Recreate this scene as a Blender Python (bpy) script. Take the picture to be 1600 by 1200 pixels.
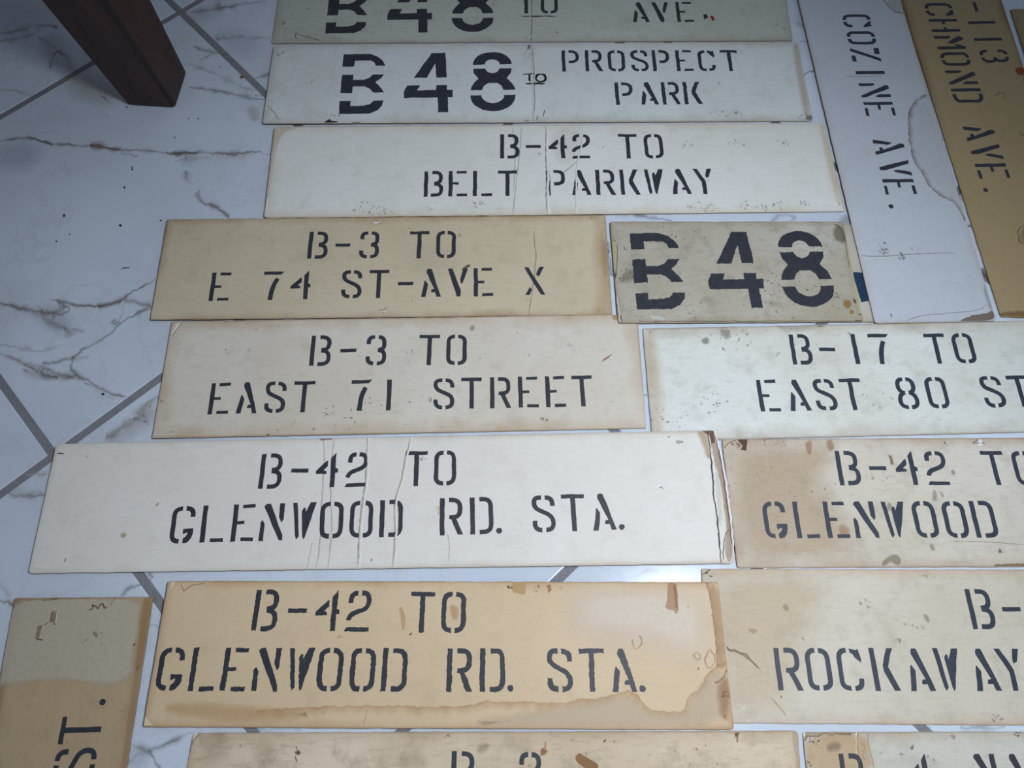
import bpy, bmesh, math, random
from mathutils import Vector, Matrix
from mathutils.geometry import tessellate_polygon
from mathutils import noise as mnoise

for o in list(bpy.data.objects):
    bpy.data.objects.remove(o, do_unlink=True)
S = bpy.context.scene
COL = S.collection

# ------------------------------------------------------------------ camera
# Metres.  A phone camera held one metre above the floor, tipped 22.7 degrees
# forward from straight down, 26 mm equivalent lens.
cam_d = bpy.data.cameras.new('camera')
cam_d.sensor_width = 36.0
cam_d.lens = 36.0 * 1167.8 / 1600.0
cam_d.clip_start = 0.02
cam = bpy.data.objects.new('camera', cam_d)
COL.objects.link(cam)
cam.matrix_world = Matrix.Translation((0, 0, 1)) @ Matrix.Rotation(0.3965, 4, 'X') @ Matrix.Rotation(0.0019, 4, 'Z')
S.camera = cam

# ------------------------------------------------------------------ exposure, world, daylight
S.view_settings.view_transform = 'Standard'
S.view_settings.look = 'None'
S.view_settings.gamma = 1.0
S.view_settings.use_curve_mapping = False
S.view_settings.exposure = 0.0

W = bpy.data.worlds.new('room_ambient')
S.world = W
W.use_nodes = True
bg = W.node_tree.nodes['Background']
bg.inputs['Color'].default_value = (0.62, 0.70, 0.84, 1)
bg.inputs['Strength'].default_value = 0.19

def area(name, loc, target, size, size_y, energy, color):
    d = bpy.data.lights.new(name, 'AREA')
    d.shape = 'RECTANGLE'; d.size = size; d.size_y = size_y
    d.energy = energy; d.color = color
    o = bpy.data.objects.new(name, d); COL.objects.link(o)
    o.location = loc
    o.rotation_euler = (Vector(target) - Vector(loc)).to_track_quat('-Z', 'Y').to_euler()
    return o
sp = bpy.data.lights.new('ceiling_lamp', 'SPOT')
sp.energy = 71.0; sp.color = (0.925, 0.975, 1.03); sp.spot_size = math.radians(91); sp.spot_blend = 1.0; sp.shadow_soft_size = 0.14
spo = bpy.data.objects.new('ceiling_lamp', sp); COL.objects.link(spo); spo.location = (0.50, 0.16, 1.40)
spo.rotation_euler = (Vector((0.12, 0.21, 0)) - spo.location).to_track_quat('-Z', 'Y').to_euler()
area('window_daylight', (1.8, 0.35, 0.9), (0.5, 0.35, 0.0), 0.8, 0.9, 2.4, (0.66, 0.86, 1.0))

# ------------------------------------------------------------------ helpers
def lin(c):
    r = []
    for v in c[:3]:
        v = v / 255.0
        r.append(v / 12.92 if v <= 0.04045 else ((v + 0.055) / 1.055) ** 2.4)
    return (r[0], r[1], r[2], 1.0)

class NT:
    """tiny node-tree writer"""
    def __init__(self, name):
        self.m = bpy.data.materials.new(name); self.m.use_nodes = True
        self.t = self.m.node_tree; self.n = self.t.nodes; self.l = self.t.links
        self.b = self.n['Principled BSDF']
    def node(self, typ, ins=(), **kw):
        nd = self.n.new(typ)
        for k, v in kw.items(): setattr(nd, k, v)
        for i, v in (ins.items() if isinstance(ins, dict) else enumerate(ins)):
            if v is None: continue
            if hasattr(v, 'is_linked') or isinstance(v, bpy.types.NodeSocket): self.l.new(v, nd.inputs[i])
            else: nd.inputs[i].default_value = v
        return nd
    def math(self, op, a, b=None, c=None, clamp=False):
        nd = self.node('ShaderNodeMath', [a, b, c], operation=op); nd.use_clamp = clamp
        return nd.outputs[0]
    def mix(self, f, a, b):
        nd = self.n.new('ShaderNodeMix'); nd.data_type = 'RGBA'
        for i, v in ((0, f), (6, a), (7, b)):
            if isinstance(v, bpy.types.NodeSocket): self.l.new(v, nd.inputs[i])
            else: nd.inputs[i].default_value = v
        return nd.outputs[2]
    def noise(self, vec, scale, detail=3, rough=.55, off=0.0):
        mp = self.node('ShaderNodeMapping', {0: vec, 1: (off, off * .7, off * .3)})
        return self.node('ShaderNodeTexNoise', {0: mp.outputs[0], 'Scale': scale, 'Detail': detail, 'Roughness': rough}).outputs[0]
    def ramp(self, f, lo, hi):
        nd = self.n.new('ShaderNodeMapRange'); nd.clamp = True
        self.l.new(f, nd.inputs[0]); nd.inputs[1].default_value = lo; nd.inputs[2].default_value = hi
        return nd.outputs[0]

def new_obj(name, verts, faces, mats, parent=None, midx=None, cols=None, smooth=False):
    me = bpy.data.meshes.new(name)
    me.from_pydata([tuple(v) for v in verts], [], faces)
    for m in (mats if isinstance(mats, (list, tuple)) else [mats]): me.materials.append(m)
    if midx: me.polygons.foreach_set('material_index', midx)
    if cols:
        a = me.color_attributes.new('stain', 'FLOAT_COLOR', 'POINT')
        a.data.foreach_set('color', [x for c in cols for x in c])
    if smooth: me.polygons.foreach_set('use_smooth', [True] * len(me.polygons))
    me.update()
    o = bpy.data.objects.new(name, me); COL.objects.link(o)
    if parent: o.parent = parent
    return o

def tag(o, label=None, cat=None, group=None, kind=None):
    if label: o['label'] = label
    if cat: o['category'] = cat
    if group: o['group'] = group
    if kind: o['kind'] = kind
    return o

class Buf:
    """collects verts, faces, material slots and stain colours for one mesh"""
    def __init__(self): self.v = []; self.f = []; self.m = []; self.c = []
    def add(self, vs, fs, slot=0, cols=None):
        k = len(self.v); self.v += [tuple(p) for p in vs]
        self.f += [tuple(i + k for i in f) for f in fs]; self.m += [slot] * len(fs)
        self.c += list(cols) if cols else [(0, 0, 0, 0)] * len(vs)
    def build(self, name, mats, parent=None, cols=False, smooth=False):
        return new_obj(name, self.v, self.f, mats, parent, self.m, self.c if cols else None, smooth)

def resample(pts, step, closed=False):
    out = []; n = len(pts)
    for i in range(n if closed else n - 1):
        a, b = pts[i], pts[(i + 1) % n]; d = math.hypot(b[0] - a[0], b[1] - a[1])
        k = max(1, int(d / step))
        out += [(a[0] + (b[0] - a[0]) * j / k, a[1] + (b[1] - a[1]) * j / k) for j in range(k)]
    if not closed: out.append(pts[-1])
    return out

def chaikin(pts, n=2, closed=False):
    for _ in range(n):
        o = [] if closed else [pts[0]]; k = len(pts)
        for i in range(k if closed else k - 1):
            a, b = pts[i], pts[(i + 1) % k]
            o += [(a[0] * .75 + b[0] * .25, a[1] * .75 + b[1] * .25), (a[0] * .25 + b[0] * .75, a[1] * .25 + b[1] * .75)]
        if not closed: o.append(pts[-1])
        pts = o
    return pts

def normals(pts, closed=False):
    out = []; n = len(pts)
    for i in range(n):
        a = pts[(i - 1) % n] if (closed or i) else pts[i]
        b = pts[(i + 1) % n] if (closed or i < n - 1) else pts[i]
        dx, dy = b[0] - a[0], b[1] - a[1]; l = math.hypot(dx, dy) or 1
        out.append((-dy / l, dx / l))
    return out

def area2(p): return sum(p[i - 1][0] * p[i][1] - p[i][0] * p[i - 1][1] for i in range(len(p)))
def jit(p, f, amp, seed):
    v = mnoise.noise_vector(Vector((p[0] * f, p[1] * f, seed)))
    return (p[0] + v.x * amp, p[1] + v.y * amp)

# stains, creases, specks and painted shading that lie in a surface -------------------------
def add_mark(buf, m, zf, slot, seed):
    kind, pts, w, col, al = m[0], m[1], m[2], m[3], m[4]
    c = lin(col)[:3]
    A = lambda a: (c[0], c[1], c[2], a)
    if kind in ('line', 'wet', 'vein'):
        p = chaikin(pts, 2) if len(pts) > 2 else pts
        p = resample(p, .0025); s = .0012 if kind == 'line' else .0022 if kind == 'wet' else .0032
        p = [p[0]] + [jit(q, 180, s, seed) for q in p[1:-1]] + [p[-1]] if len(p) > 3 else p
        nm = normals(p); n = len(p)
        if kind == 'vein':
            offs = [(-1.3, 0), (-.55, .35), (-.18, .95), (.18, 1), (.6, .3), (1.6, 0)]
        elif kind == 'line':
            offs = [(-.62, 0), (-.3, 1), (.3, 1), (.62, 0)]
        else:
            sd = m[5]; offs = [(-.10 * sd, 0), (0, 1), (.10 * sd, .75), (.4 * sd, .38), (1.0 * sd, 0)]
        vs = []; cs = []; fs = []; k = len(offs)
        for i, (q, nn) in enumerate(zip(p, nm)):
            t = i / max(1, n - 1); vary = .75 + .5 * (mnoise.noise(Vector((q[0] * 90, q[1] * 90, seed + 7))) + .5)
            end = 1.0; fa = 1.0
            if kind == 'vein':
                fa = min(1, max(.3, .72 + .9 * mnoise.noise(Vector((q[0] * 38, q[1] * 38, seed + 3))))); vary = max(.4, .75 + 1.1 * mnoise.noise(Vector((q[0] * 55, q[1] * 55, seed + 9)))); end = min(1, .2 + 6 * min(t, 1 - t))
            if kind == 'line' and n > 6: end = min(1, .45 + 4 * min(t, 1 - t))
            for o_, a in offs:
                d = o_ * w * end * (vary if kind != 'line' or n > 8 else 1)
                q2 = (q[0] + nn[0] * d, q[1] + nn[1] * d)
                vs.append((q2[0], q2[1], zf(q2))); cs.append(A(min(1, a * al * fa * (vary if kind == 'wet' else 1))))
        for i in range(n - 1):
            for j in range(k - 1):
                fs.append((i * k + j, i * k + j + 1, (i + 1) * k + j + 1, (i + 1) * k + j))
        buf.add(vs, fs, slot, cs)
    elif kind == 'blob':
        if area2(pts) < 0: pts = pts[::-1]
        fade = w
        p = pts if fade < .002 and len(pts) <= 5 else chaikin(pts, 2, True)
        p = resample(p, max(.0015, min(.012, fade * .6)), True)
        amp = min(.0015, .25 * fade + .0006); p = [jit(q, 160, amp, seed) for q in p]
        n = len(p); kk = max(1, min(n // 6, int(fade / .004)))
        nm = []
        for i in range(n):
            a, b = p[(i - kk) % n], p[(i + kk) % n]; l = math.hypot(b[0] - a[0], b[1] - a[1]) or 1
            nm.append((-(b[1] - a[1]) / l, (b[0] - a[0]) / l))
        # shrink towards the inside until the ring does not swallow the patch
        cx = sum(q[0] for q in p) / len(p); cy = sum(q[1] for q in p) / len(p)
        rad = min(math.hypot(q[0] - cx, q[1] - cy) for q in p)
        ins = min(fade * .5, rad * .6)
        inner = [(q[0] + nn[0] * ins, q[1] + nn[1] * ins) for q, nn in zip(p, nm)]
        outer = [(q[0] - nn[0] * fade * .5, q[1] - nn[1] * fade * .5) for q, nn in zip(p, nm)]
        n = len(p); tri = tessellate_polygon([[Vector((q[0], q[1], 0)) for q in inner]])
        vs = [(q[0], q[1], zf(q)) for q in inner] + [(q[0], q[1], zf(q)) for q in outer]
        fs = [tuple(t) for t in tri] + [(i, n + i, n + (i + 1) % n, (i + 1) % n) for i in range(n)]
        buf.add(vs, fs, slot, [A(al)] * n + [A(0)] * n)
    elif kind == 'specks':
        rnd = random.Random(seed * 13 + 5); cx, cy = pts[0]
        for i in range(m[5]):
            r = w * math.sqrt(rnd.random()) * 1.1; t = rnd.random() * 6.283
            x, y = cx + r * math.cos(t) * 1.25, cy + r * math.sin(t) * .8
            s = (.0004 + .0011 * rnd.random() ** 2) * m[6] * 1.95; n = rnd.randint(5, 7); st = .6 + rnd.random() * 1.2; rot = rnd.random() * 3.14
            vs = []
            for j in range(n):
                a = 6.283 * j / n; rr = s * (.6 + .8 * rnd.random())
                u, v = rr * math.cos(a) * st, rr * math.sin(a)
                q = (x + u * math.cos(rot) - v * math.sin(rot), y + u * math.sin(rot) + v * math.cos(rot))
                vs.append((q[0], q[1], zf(q)))
            al2 = al * (.45 + .55 * rnd.random())
            q = (x, y); vs.append((x, y, zf(q)))
            buf.add(vs, [(j, (j + 1) % n, n) for j in range(n)], slot, [A(al2 * .35)] * n + [A(al2)])
    elif kind == 'crease':
        p = resample(chaikin(pts, 1), .003); p = [p[0]] + [jit(q, 200, .0014, seed) for q in p[1:-1]] + [p[-1]]
        nm = normals(p); n = len(p); vs = []; cs = []; fs = []
        for i, (q, nn) in enumerate(zip(p, nm)):
            e = min(1, 8 * min(i, n - 1 - i) / n + .3); h = .0011 * e * (.7 + .6 * mnoise.noise(Vector((q[0] * 70, q[1] * 70, seed))))
            for o_, zz in ((-.5, 0), (-.06, h), (.12, h * .8), (.5, 0)):
                q2 = (q[0] + nn[0] * o_ * w, q[1] + nn[1] * o_ * w)
                vs.append((q2[0], q2[1], zf(q2) + zz)); cs.append(A(al if zz else al * .6))
        for i in range(n - 1):
            for j in range(3): fs.append((i * 4 + j, i * 4 + j + 1, i * 4 + 5 + j, i * 4 + 4 + j))
        buf.add(vs, fs, slot, cs)

# ------------------------------------------------------------------ materials
def stain_material(name, rough, spec):
    t = NT(name)
    a = t.node('ShaderNodeAttribute', attribute_name='stain')
    tr = t.node('ShaderNodeBsdfTransparent')
    t.l.new(a.outputs['Color'], t.b.inputs['Base Color'])
    t.b.inputs['Roughness'].default_value = rough; t.b.inputs['Specular IOR Level'].default_value = spec
    tc = t.node('ShaderNodeTexCoord')
    g = t.ramp(t.noise(tc.outputs['Object'], 180, 3, .6), .25, .6)
    f = t.math('MULTIPLY', a.outputs['Alpha'], t.math('MULTIPLY_ADD', g, .14, .86), clamp=True)
    mx = t.node('ShaderNodeMixShader', [f, tr.outputs[0], t.b.outputs[0]])
    out = t.n['Material Output']; t.l.new(mx.outputs[0], out.inputs[0])
    return t.m
CARD_STAIN_SHADING = stain_material('card_stain_and_shading', .6, .25)
FLOOR_VEIN_SHADE = stain_material('marble_vein_and_shade', .16, .5)

def card_material(key, base, edge, ew, es, mot, seed, hx, hy):
    """aged cardboard: mottled face, browned rim; local x along the card"""
    t = NT('cardboard_' + key)
    tc = t.node('ShaderNodeTexCoord'); ob = tc.outputs['Object']
    sx = t.node('ShaderNodeSeparateXYZ', [ob])
    dx = t.math('SUBTRACT', hx, t.math('ABSOLUTE', sx.outputs[0]))
    dy = t.math('SUBTRACT', hy, t.math('ABSOLUTE', sx.outputs[1]))
    d = t.math('MINIMUM', dx, dy)
    fib = t.node('ShaderNodeMapping', {0: ob, 3: (.35, 1.6, 1)}).outputs[0]
    n1 = t.noise(ob, 22, 4, .6, seed * 3.1)
    d2 = t.math('MULTIPLY_ADD', t.math('SUBTRACT', n1, .5), ew * 2.6, d)
    e = t.math('MULTIPLY', t.math('SUBTRACT', 1.0, t.ramp(d2, 0.0, ew * 1.6)), es)
    e = t.math('MULTIPLY', e, t.ramp(t.noise(ob, 9, 3, .6, seed * 1.7), .22, .62))
    rim = t.math('MULTIPLY', t.math('SUBTRACT', 1.0, t.ramp(d, 0.0, .0032)), es * .8)  # thin dark rim: edge shadow put into the colour, along with browning
    big = t.ramp(t.noise(ob, 6, 4, .6, seed * 5.3), .3, .7)
    b1 = tuple(min(1, v * (1 + .10 * mot)) for v in lin(base)[:3]) + (1,)
    b2 = (lin(base)[0] * (1 - .16 * mot), lin(base)[1] * (1 - .22 * mot), lin(base)[2] * (1 - .34 * mot), 1)
    c = t.mix(big, b1, b2)
    blot = t.math('MULTIPLY', t.ramp(t.noise(ob, 28, 5, .65, seed * 7.9), .52, .74), mot * 1.1, clamp=True)
    c = t.mix(blot, c, (lin(base)[0] * .66, lin(base)[1] * .64, lin(base)[2] * .58, 1))
    fine = t.math('MULTIPLY', t.ramp(t.noise(fib, 130, 5, .7, seed * 2.3), .52, .74), mot * .7, clamp=True)
    c = t.mix(fine, c, (lin(base)[0] * .6, lin(base)[1] * .58, lin(base)[2] * .52, 1))
    c = t.mix(e, c, lin(edge))
    c = t.mix(rim, c, (lin(edge)[0] * .6, lin(edge)[1] * .55, lin(edge)[2] * .5, 1))
    t.l.new(c, t.b.inputs['Base Color'])
    t.b.inputs['Roughness'].default_value = .55; t.b.inputs['Specular IOR Level'].default_value = .3
    bp = t.node('ShaderNodeBump', {'Strength': .12, 'Distance': .0006, 'Height': t.noise(ob, 420, 4, .6)})
    t.l.new(bp.outputs[0], t.b.inputs['Normal'])
    return t.m

def flat_material(name, col, rough=.6, spec=.3, nscale=300, namp=.12):
    t = NT(name); tc = t.node('ShaderNodeTexCoord')
    n = t.ramp(t.noise(tc.outputs['Object'], nscale, 3, .6), .3, .7); c = lin(col)
    t.l.new(t.mix(n, tuple(v * (1 - namp) for v in c[:3]) + (1,), tuple(v * (1 + namp) for v in c[:3]) + (1,)), t.b.inputs['Base Color'])
    t.b.inputs['Roughness'].default_value = rough; t.b.inputs['Specular IOR Level'].default_value = spec
    return t.m
CARD_SIDE = flat_material('cardboard_cut_edge', (128, 112, 92), .8, .1)
PAINT = flat_material('stencil_paint_charcoal', (50, 53, 62), .5, .35, 120, .18)
PAINT_BLUE = flat_material('stencil_paint_blue_black', (46, 54, 68), .5, .35, 120, .18)

def marble_material():
    t = NT('white_marble_tile'); tc = t.node('ShaderNodeTexCoord'); ob = tc.outputs['Object']
    cloud = t.ramp(t.noise(ob, 3.2, 5, .55, 2.0), .38, .72)
    c = t.mix(cloud, lin((210, 221, 236)), lin((196, 207, 222)))
    warm = t.math('MULTIPLY', t.ramp(t.noise(ob, 5.5, 4, .6, 9.0), .58, .80), .5)
    c = t.mix(warm, c, lin((192, 196, 196)))
    # fine meandering hairlines
    nz = t.noise(ob, 4.0, 6, .6, 4.4)
    h = t.math('ABSOLUTE', t.math('SUBTRACT', nz, .5))
    hv = t.math('MULTIPLY', t.math('SUBTRACT', 1.0, t.ramp(h, 0.0, .012)), .16)
    c = t.mix(hv, c, lin((168, 168, 172)))
    t.l.new(c, t.b.inputs['Base Color'])
    t.b.inputs['Roughness'].default_value = .16; t.b.inputs['Specular IOR Level'].default_value = .5
    return t.m
MARBLE = marble_material()
GROUT = flat_material('grey_grout', (130, 131, 137), .9, .15, 500, .25)

# ------------------------------------------------------------------ data (metres on the floor plane)
CARDS = [{'key': 'A',
  'loc': (0.0361, 1.1744, 0),
  'ang': 0.0118,
  'corners': [(-0.4691, 0.0916), (0.4725, 0.0933), (0.4652, -0.0933), (-0.4686, -0.0916)],
  'r': 0.004,
  'mat': ((190, 197, 190), (150, 130, 100), 0.01, 0.35, 0.45, 1),
  'label': 'grey white cardboard sign cut by the top edge, reading B48 TO AVE.',
  'text': [{'part': 'route_lettering',
            's': 'B48',
            'xs': [-0.3383, -0.2242, -0.1092],
            'x0': -0.2239,
            'y0': -0.0684,
            'slope': 0.0042,
            'h': 0.1308,
            'font': 'big',
            'rough': 0.6},
           {'part': 'connecting_word_lettering', 's': 'TO', 'xs': [-0.0116, 0.0308], 'x0': 0.0096, 'y0': -0.0232, 'slope': -0.0091, 'h': 0.0503},
           {'part': 'destination_lettering', 's': 'AVE', 'xs': [0.1974, 0.2343, 0.2782], 'x0': 0.2367, 'y0': -0.0467, 'slope': 0.0017, 'h': 0.0497, 'rough': 0.6}],
  'marks': [('line', [(-0.0209, -0.0301), (0.0427, -0.0307)], 0.00257, (35, 36, 42), 1),
            ('blob', [(0.3114, -0.0292), (0.3174, -0.0276), (0.3187, -0.0372), (0.3114, -0.0403)], 0.00058, (50, 52, 58), 1),
            ('blob', [(0.3239, -0.0325), (0.3286, -0.0325), (0.331, -0.0421), (0.326, -0.0452)], 0.00093, (150, 40, 25), 0.95),
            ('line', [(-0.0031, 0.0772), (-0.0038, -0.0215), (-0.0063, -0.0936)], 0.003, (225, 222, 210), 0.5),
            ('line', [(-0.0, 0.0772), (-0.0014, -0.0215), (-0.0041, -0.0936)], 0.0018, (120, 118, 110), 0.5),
            ('specks', [(0.0031, -0.0813)], 0.01149, (50, 48, 46), 0.7, 14, 0.5), ('specks', [(-0.0096, -0.0843)], 0.00574, (50, 48, 46), 0.7, 8, 0.5),
            ('specks', [(0.0426, -0.0693), (0.0764, -0.0618), (0.0729, -0.0881)], 0.00115, (50, 48, 46), 0.9, 2, 0.8),
            ('line', [(-0.4299, -0.068), (-0.4119, -0.076), (-0.3942, -0.0808), (-0.3799, -0.0871)], 0.00138, (50, 48, 46), 0.6),
            ('line', [(-0.4267, -0.065), (-0.4278, -0.0774), (-0.4216, -0.0821)], 0.00173, (120, 118, 110), 0.7),
            ('line', [(-0.456, -0.0396), (-0.4474, -0.0444), (-0.454, -0.0475)], 0.00174, (120, 118, 110), 0.7),
            ('specks', [(-0.4691, -0.0568)], 0.00462, (50, 48, 46), 0.8, 10, 0.7), ('specks', [(-0.4138, -0.0081)], 0.00351, (120, 118, 110), 0.6, 5, 0.7),
            ('specks', [(0.3614, -0.0503), (0.3862, -0.0473)], 0.00348, (120, 118, 110), 0.7, 4, 0.6),
            ('specks', [(0.4534, -0.0652)], 0.01388, (50, 48, 46), 0.6, 14, 0.5), ('specks', [(0.4626, -0.0809)], 0.00921, (50, 48, 46), 0.7, 12, 0.5)]},
 {'key': 'B',
  'loc': (0.0433, 0.9864, 0.004),
  'ang': 0.0146,
  'corners': [(-0.467, 0.088), (0.4682, 0.0902), (0.4658, -0.0902), (-0.467, -0.088)],
  'tilt': -0.004,
  'r': 0.005,
  'mat': ((216, 223, 225), (165, 145, 115), 0.01, 0.4, 0.35, 2),
  'label': 'grey white cardboard sign reading B48 TO PROSPECT PARK, with a small handwritten TO',
  'text': [{'part': 'route_lettering',
            's': 'B48',
            'xs': [-0.3022, -0.1887, -0.0771],
            'x0': -0.1893,
            'y0': -0.0667,
            'slope': 0.0129,
            'h': 0.1347,
            'font': 'big',
            'rough': 0.5},
           {'part': 'destination_lettering',
            's': 'PROSPECT',
            'xs': [0.0591, 0.1003, 0.1404, 0.1811, 0.219, 0.2609, 0.3, 0.3407],
            'x0': 0.2002,
            'y0': 0.0226,
            'slope': -0.0064,
            'h': 0.0487,
            'rough': 0.5},
           {'part': 'destination_lettering',
            's': 'PARK',
            'xs': [0.1487, 0.1919, 0.2295, 0.2672],
            'x0': 0.2093,
            'y0': -0.0522,
            'slope': 0.0018,
            'h': 0.0493,
            'rough': 0.8}],
  'marks': [('line', [(-0.0256, 0.0166), (-0.0049, 0.0184)], 0.00369, (25, 25, 30), 1), ('line', [(-0.0138, 0.0173), (-0.0136, 0.0005)], 0.00369, (25, 25, 30), 1),
            ('line',
             [(0.0063, 0.0181), (-0.0005, 0.0157), (-0.0029, 0.0084), (-0.0003, 0.0011), (0.0069, -0.0004), (0.0131, 0.0025), (0.015, 0.0105), (0.0124, 0.0163),
              (0.0063, 0.0181)],
             0.00392, (25, 25, 30), 1),
            ('line', [(-0.021, -0.0038), (0.0129, -0.0038)], 0.00367, (25, 25, 30), 1),
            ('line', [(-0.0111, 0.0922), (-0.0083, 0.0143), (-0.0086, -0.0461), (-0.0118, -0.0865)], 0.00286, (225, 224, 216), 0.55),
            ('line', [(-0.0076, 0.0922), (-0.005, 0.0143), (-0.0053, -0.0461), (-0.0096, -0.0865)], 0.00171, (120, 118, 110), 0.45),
            ('blob', [(-0.0146, 0.0861), (-0.0101, 0.0846), (-0.0114, 0.077), (-0.016, 0.074)], 0.00171, (120, 82, 50), 0.6),
            ('specks', [(-0.0184, 0.0679)], 0.00681, (50, 48, 46), 0.7, 7, 0.6), ('line', [(0.0106, -0.0631), (0.0075, -0.077)], 0.00131, (50, 48, 46), 0.8),
            ('line', [(-0.0017, -0.0742), (-0.0041, -0.0845)], 0.00131, (50, 48, 46), 0.6), ('specks', [(-0.0204, -0.0851)], 0.00325, (50, 48, 46), 0.8, 4, 0.7),
            ('blob',
             [(-0.3642, -0.087), (-0.3571, -0.0816), (-0.353, -0.0789), (-0.3516, -0.0837), (-0.344, -0.0838), (-0.3373, -0.087), (-0.348, -0.0876), (-0.3577, -0.0878)],
             0.00065, (45, 45, 45), 0.9),
            ('specks', [(-0.3489, -0.0768)], 0.01083, (50, 48, 46), 0.6, 16, 0.6), ('line', [(-0.3167, -0.0874), (-0.3017, -0.0862)], 0.0013, (50, 48, 46), 0.8),
            ('specks', [(0.4557, -0.0821)], 0.00983, (50, 48, 46), 0.7, 30, 0.7),
            ('blob', [(0.4496, -0.0862), (0.4656, -0.0752), (0.4653, -0.0905)], 0.00327, (80, 75, 70), 0.5),
            ('specks', [(0.3192, -0.0824)], 0.02398, (120, 118, 110), 0.7, 40, 0.7), ('specks', [(0.3413, -0.0714)], 0.00438, (50, 48, 46), 0.8, 5, 0.8),
            ('blob', [(0.4573, 0.0796), (0.4669, 0.0826), (0.463, -0.078), (0.4516, -0.0807)], 0.00687, (190, 168, 132), 0.32),
            ('specks', [(-0.3951, 0.0028)], 0.00665, (120, 118, 110), 0.6, 8, 0.6), ('specks', [(0.3153, -0.0057)], 0.00335, (120, 118, 110), 0.7, 4, 0.6),
            ('line', [(-0.4622, -0.0495), (-0.4498, -0.0635), (-0.4395, -0.0788)], 0.00164, (170, 165, 150), 0.7),
            ('specks', [(-0.4556, 0.0712)], 0.00678, (120, 118, 110), 0.6, 9, 0.7)]},
 {'key': 'C',
  'loc': (0.0664, 0.8009, 0.004),
  'ang': 0.0168,
  'corners': [(-0.4658, 0.092), (0.4627, 0.0898), (0.466, -0.0898), (-0.4629, -0.092)],
  'tilt': -0.004,
  'r': 0.006,
  'mat': ((224, 227, 225), (200, 175, 135), 0.012, 0.45, 0.25, 3),
  'label': 'creased white cardboard sign reading B-42 TO BELT PARKWAY',
  'text': [{'part': 'route_lettering', 's': 'B-42TO', 'xs': [-0.0706, -0.0312, 0.0093, 0.0482, 0.1267, 0.1694], 'x0': 0.042, 'y0': 0.0197, 'slope': -0.0095, 'h': 0.0506},
           {'part': 'destination_lettering',
            's': 'BELTPARKWAY',
            'xs': [-0.1949, -0.1549, -0.1154, -0.0748, 0.0038, 0.045, 0.0847, 0.1244, 0.1646, 0.208, 0.2446],
            'x0': 0.0305,
            'y0': -0.0538,
            'slope': 0.0001,
            'h': 0.05,
            'rough': 0.4}],
  'marks': [('crease', [(-0.0053, 0.0874), (-0.0083, 0.0303), (-0.0075, -0.0089), (-0.0098, -0.047), (-0.0092, -0.0905)], 0.0054, (236, 237, 236), 1),
            ('crease', [(0.0553, 0.0874), (0.0472, 0.0337), (0.0409, 0.014), (0.0358, -0.0476), (0.0359, -0.0873)], 0.00378, (234, 235, 234), 1),
            ('line', [(-0.0085, 0.0868), (-0.0109, 0.0303), (-0.0106, -0.0088), (-0.0129, -0.047), (-0.0123, -0.0904)], 0.00162, (120, 112, 100), 0.7),
            ('line', [(-0.0496, 0.0872), (-0.0539, 0.0308), (-0.0576, 0.002), (-0.0626, -0.0464), (-0.0674, -0.0922)], 0.00162, (120, 118, 110), 0.35),
            ('line', [(-0.0658, 0.0874), (-0.0602, 0.0309), (-0.0657, -0.0464)], 0.00216, (200, 185, 160), 0.4),
            ('line', [(0.0442, 0.0166), (0.0276, 0.0011), (0.0167, -0.0091)], 0.00212, (170, 165, 155), 0.5),
            ('blob', [(0.001, 0.0812), (0.0507, 0.082), (0.041, 0.0166), (0.0171, 0.0012), (0.0013, 0.0302)], 0.00863, (200, 190, 170), 0.13),
            ('specks', [(-0.3016, -0.0749)], 0.01636, (120, 118, 110), 0.7, 30, 0.8), ('specks', [(-0.2726, -0.0838)], 0.01224, (120, 118, 110), 0.6, 14, 0.8),
            ('specks', [(-0.1215, -0.0683)], 0.00925, (50, 48, 46), 0.6, 22, 0.7), ('specks', [(-0.2033, -0.0797)], 0.00613, (120, 118, 110), 0.7, 10, 0.8),
            ('specks', [(0.2298, -0.0772)], 0.01235, (50, 48, 46), 0.5, 30, 0.6), ('specks', [(0.2498, -0.0824)], 0.01028, (50, 48, 46), 0.6, 30, 0.6),
            ('specks', [(0.3101, -0.0781)], 0.0103, (50, 48, 46), 0.6, 26, 0.6), ('specks', [(0.3345, -0.0809)], 0.00824, (50, 48, 46), 0.6, 18, 0.6),
            ('specks', [(0.3649, -0.0775)], 0.01031, (50, 48, 46), 0.7, 26, 0.6), ('specks', [(0.4012, -0.0767)], 0.00826, (50, 48, 46), 0.6, 22, 0.6),
            ('specks', [(0.2264, 0.0464)], 0.00963, (120, 118, 110), 0.6, 20, 0.7), ('specks', [(0.3081, 0.0482)], 0.01072, (120, 118, 110), 0.6, 18, 0.7),
            ('specks', [(0.3853, 0.0473)], 0.01073, (120, 118, 110), 0.7, 16, 0.7), ('specks', [(0.0775, 0.0426)], 0.00853, (120, 118, 110), 0.6, 9, 0.5),
            ('specks', [(-0.0189, 0.0304)], 0.00318, (50, 48, 46), 0.6, 6, 0.7),
            ('blob', [(-0.4669, 0.0753), (-0.463, 0.0888), (-0.4212, 0.0897), (-0.4525, 0.0805), (-0.4604, 0.0352), (-0.4607, -0.0294), (-0.4617, -0.0669)], 0.00642,
             (205, 180, 140), 0.25),
            ('blob', [(0.4542, 0.0846), (0.4629, 0.0845), (0.4632, -0.0774), (0.4545, -0.0797)], 0.00652, (205, 180, 140), 0.25)]},
 {'key': 'D',
  'loc': (-0.1971, 0.6146, 0.0045),
  'ang': 0.018,
  'corners': [(-0.349, 0.0897), (0.3477, 0.0902), (0.3466, -0.0902), (-0.3453, -0.0897)],
  'tilt': -0.0045,
  'r': 0.002,
  'mat': ((202, 191, 167), (150, 112, 70), 0.008, 0.5, 0.35, 4),
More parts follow.
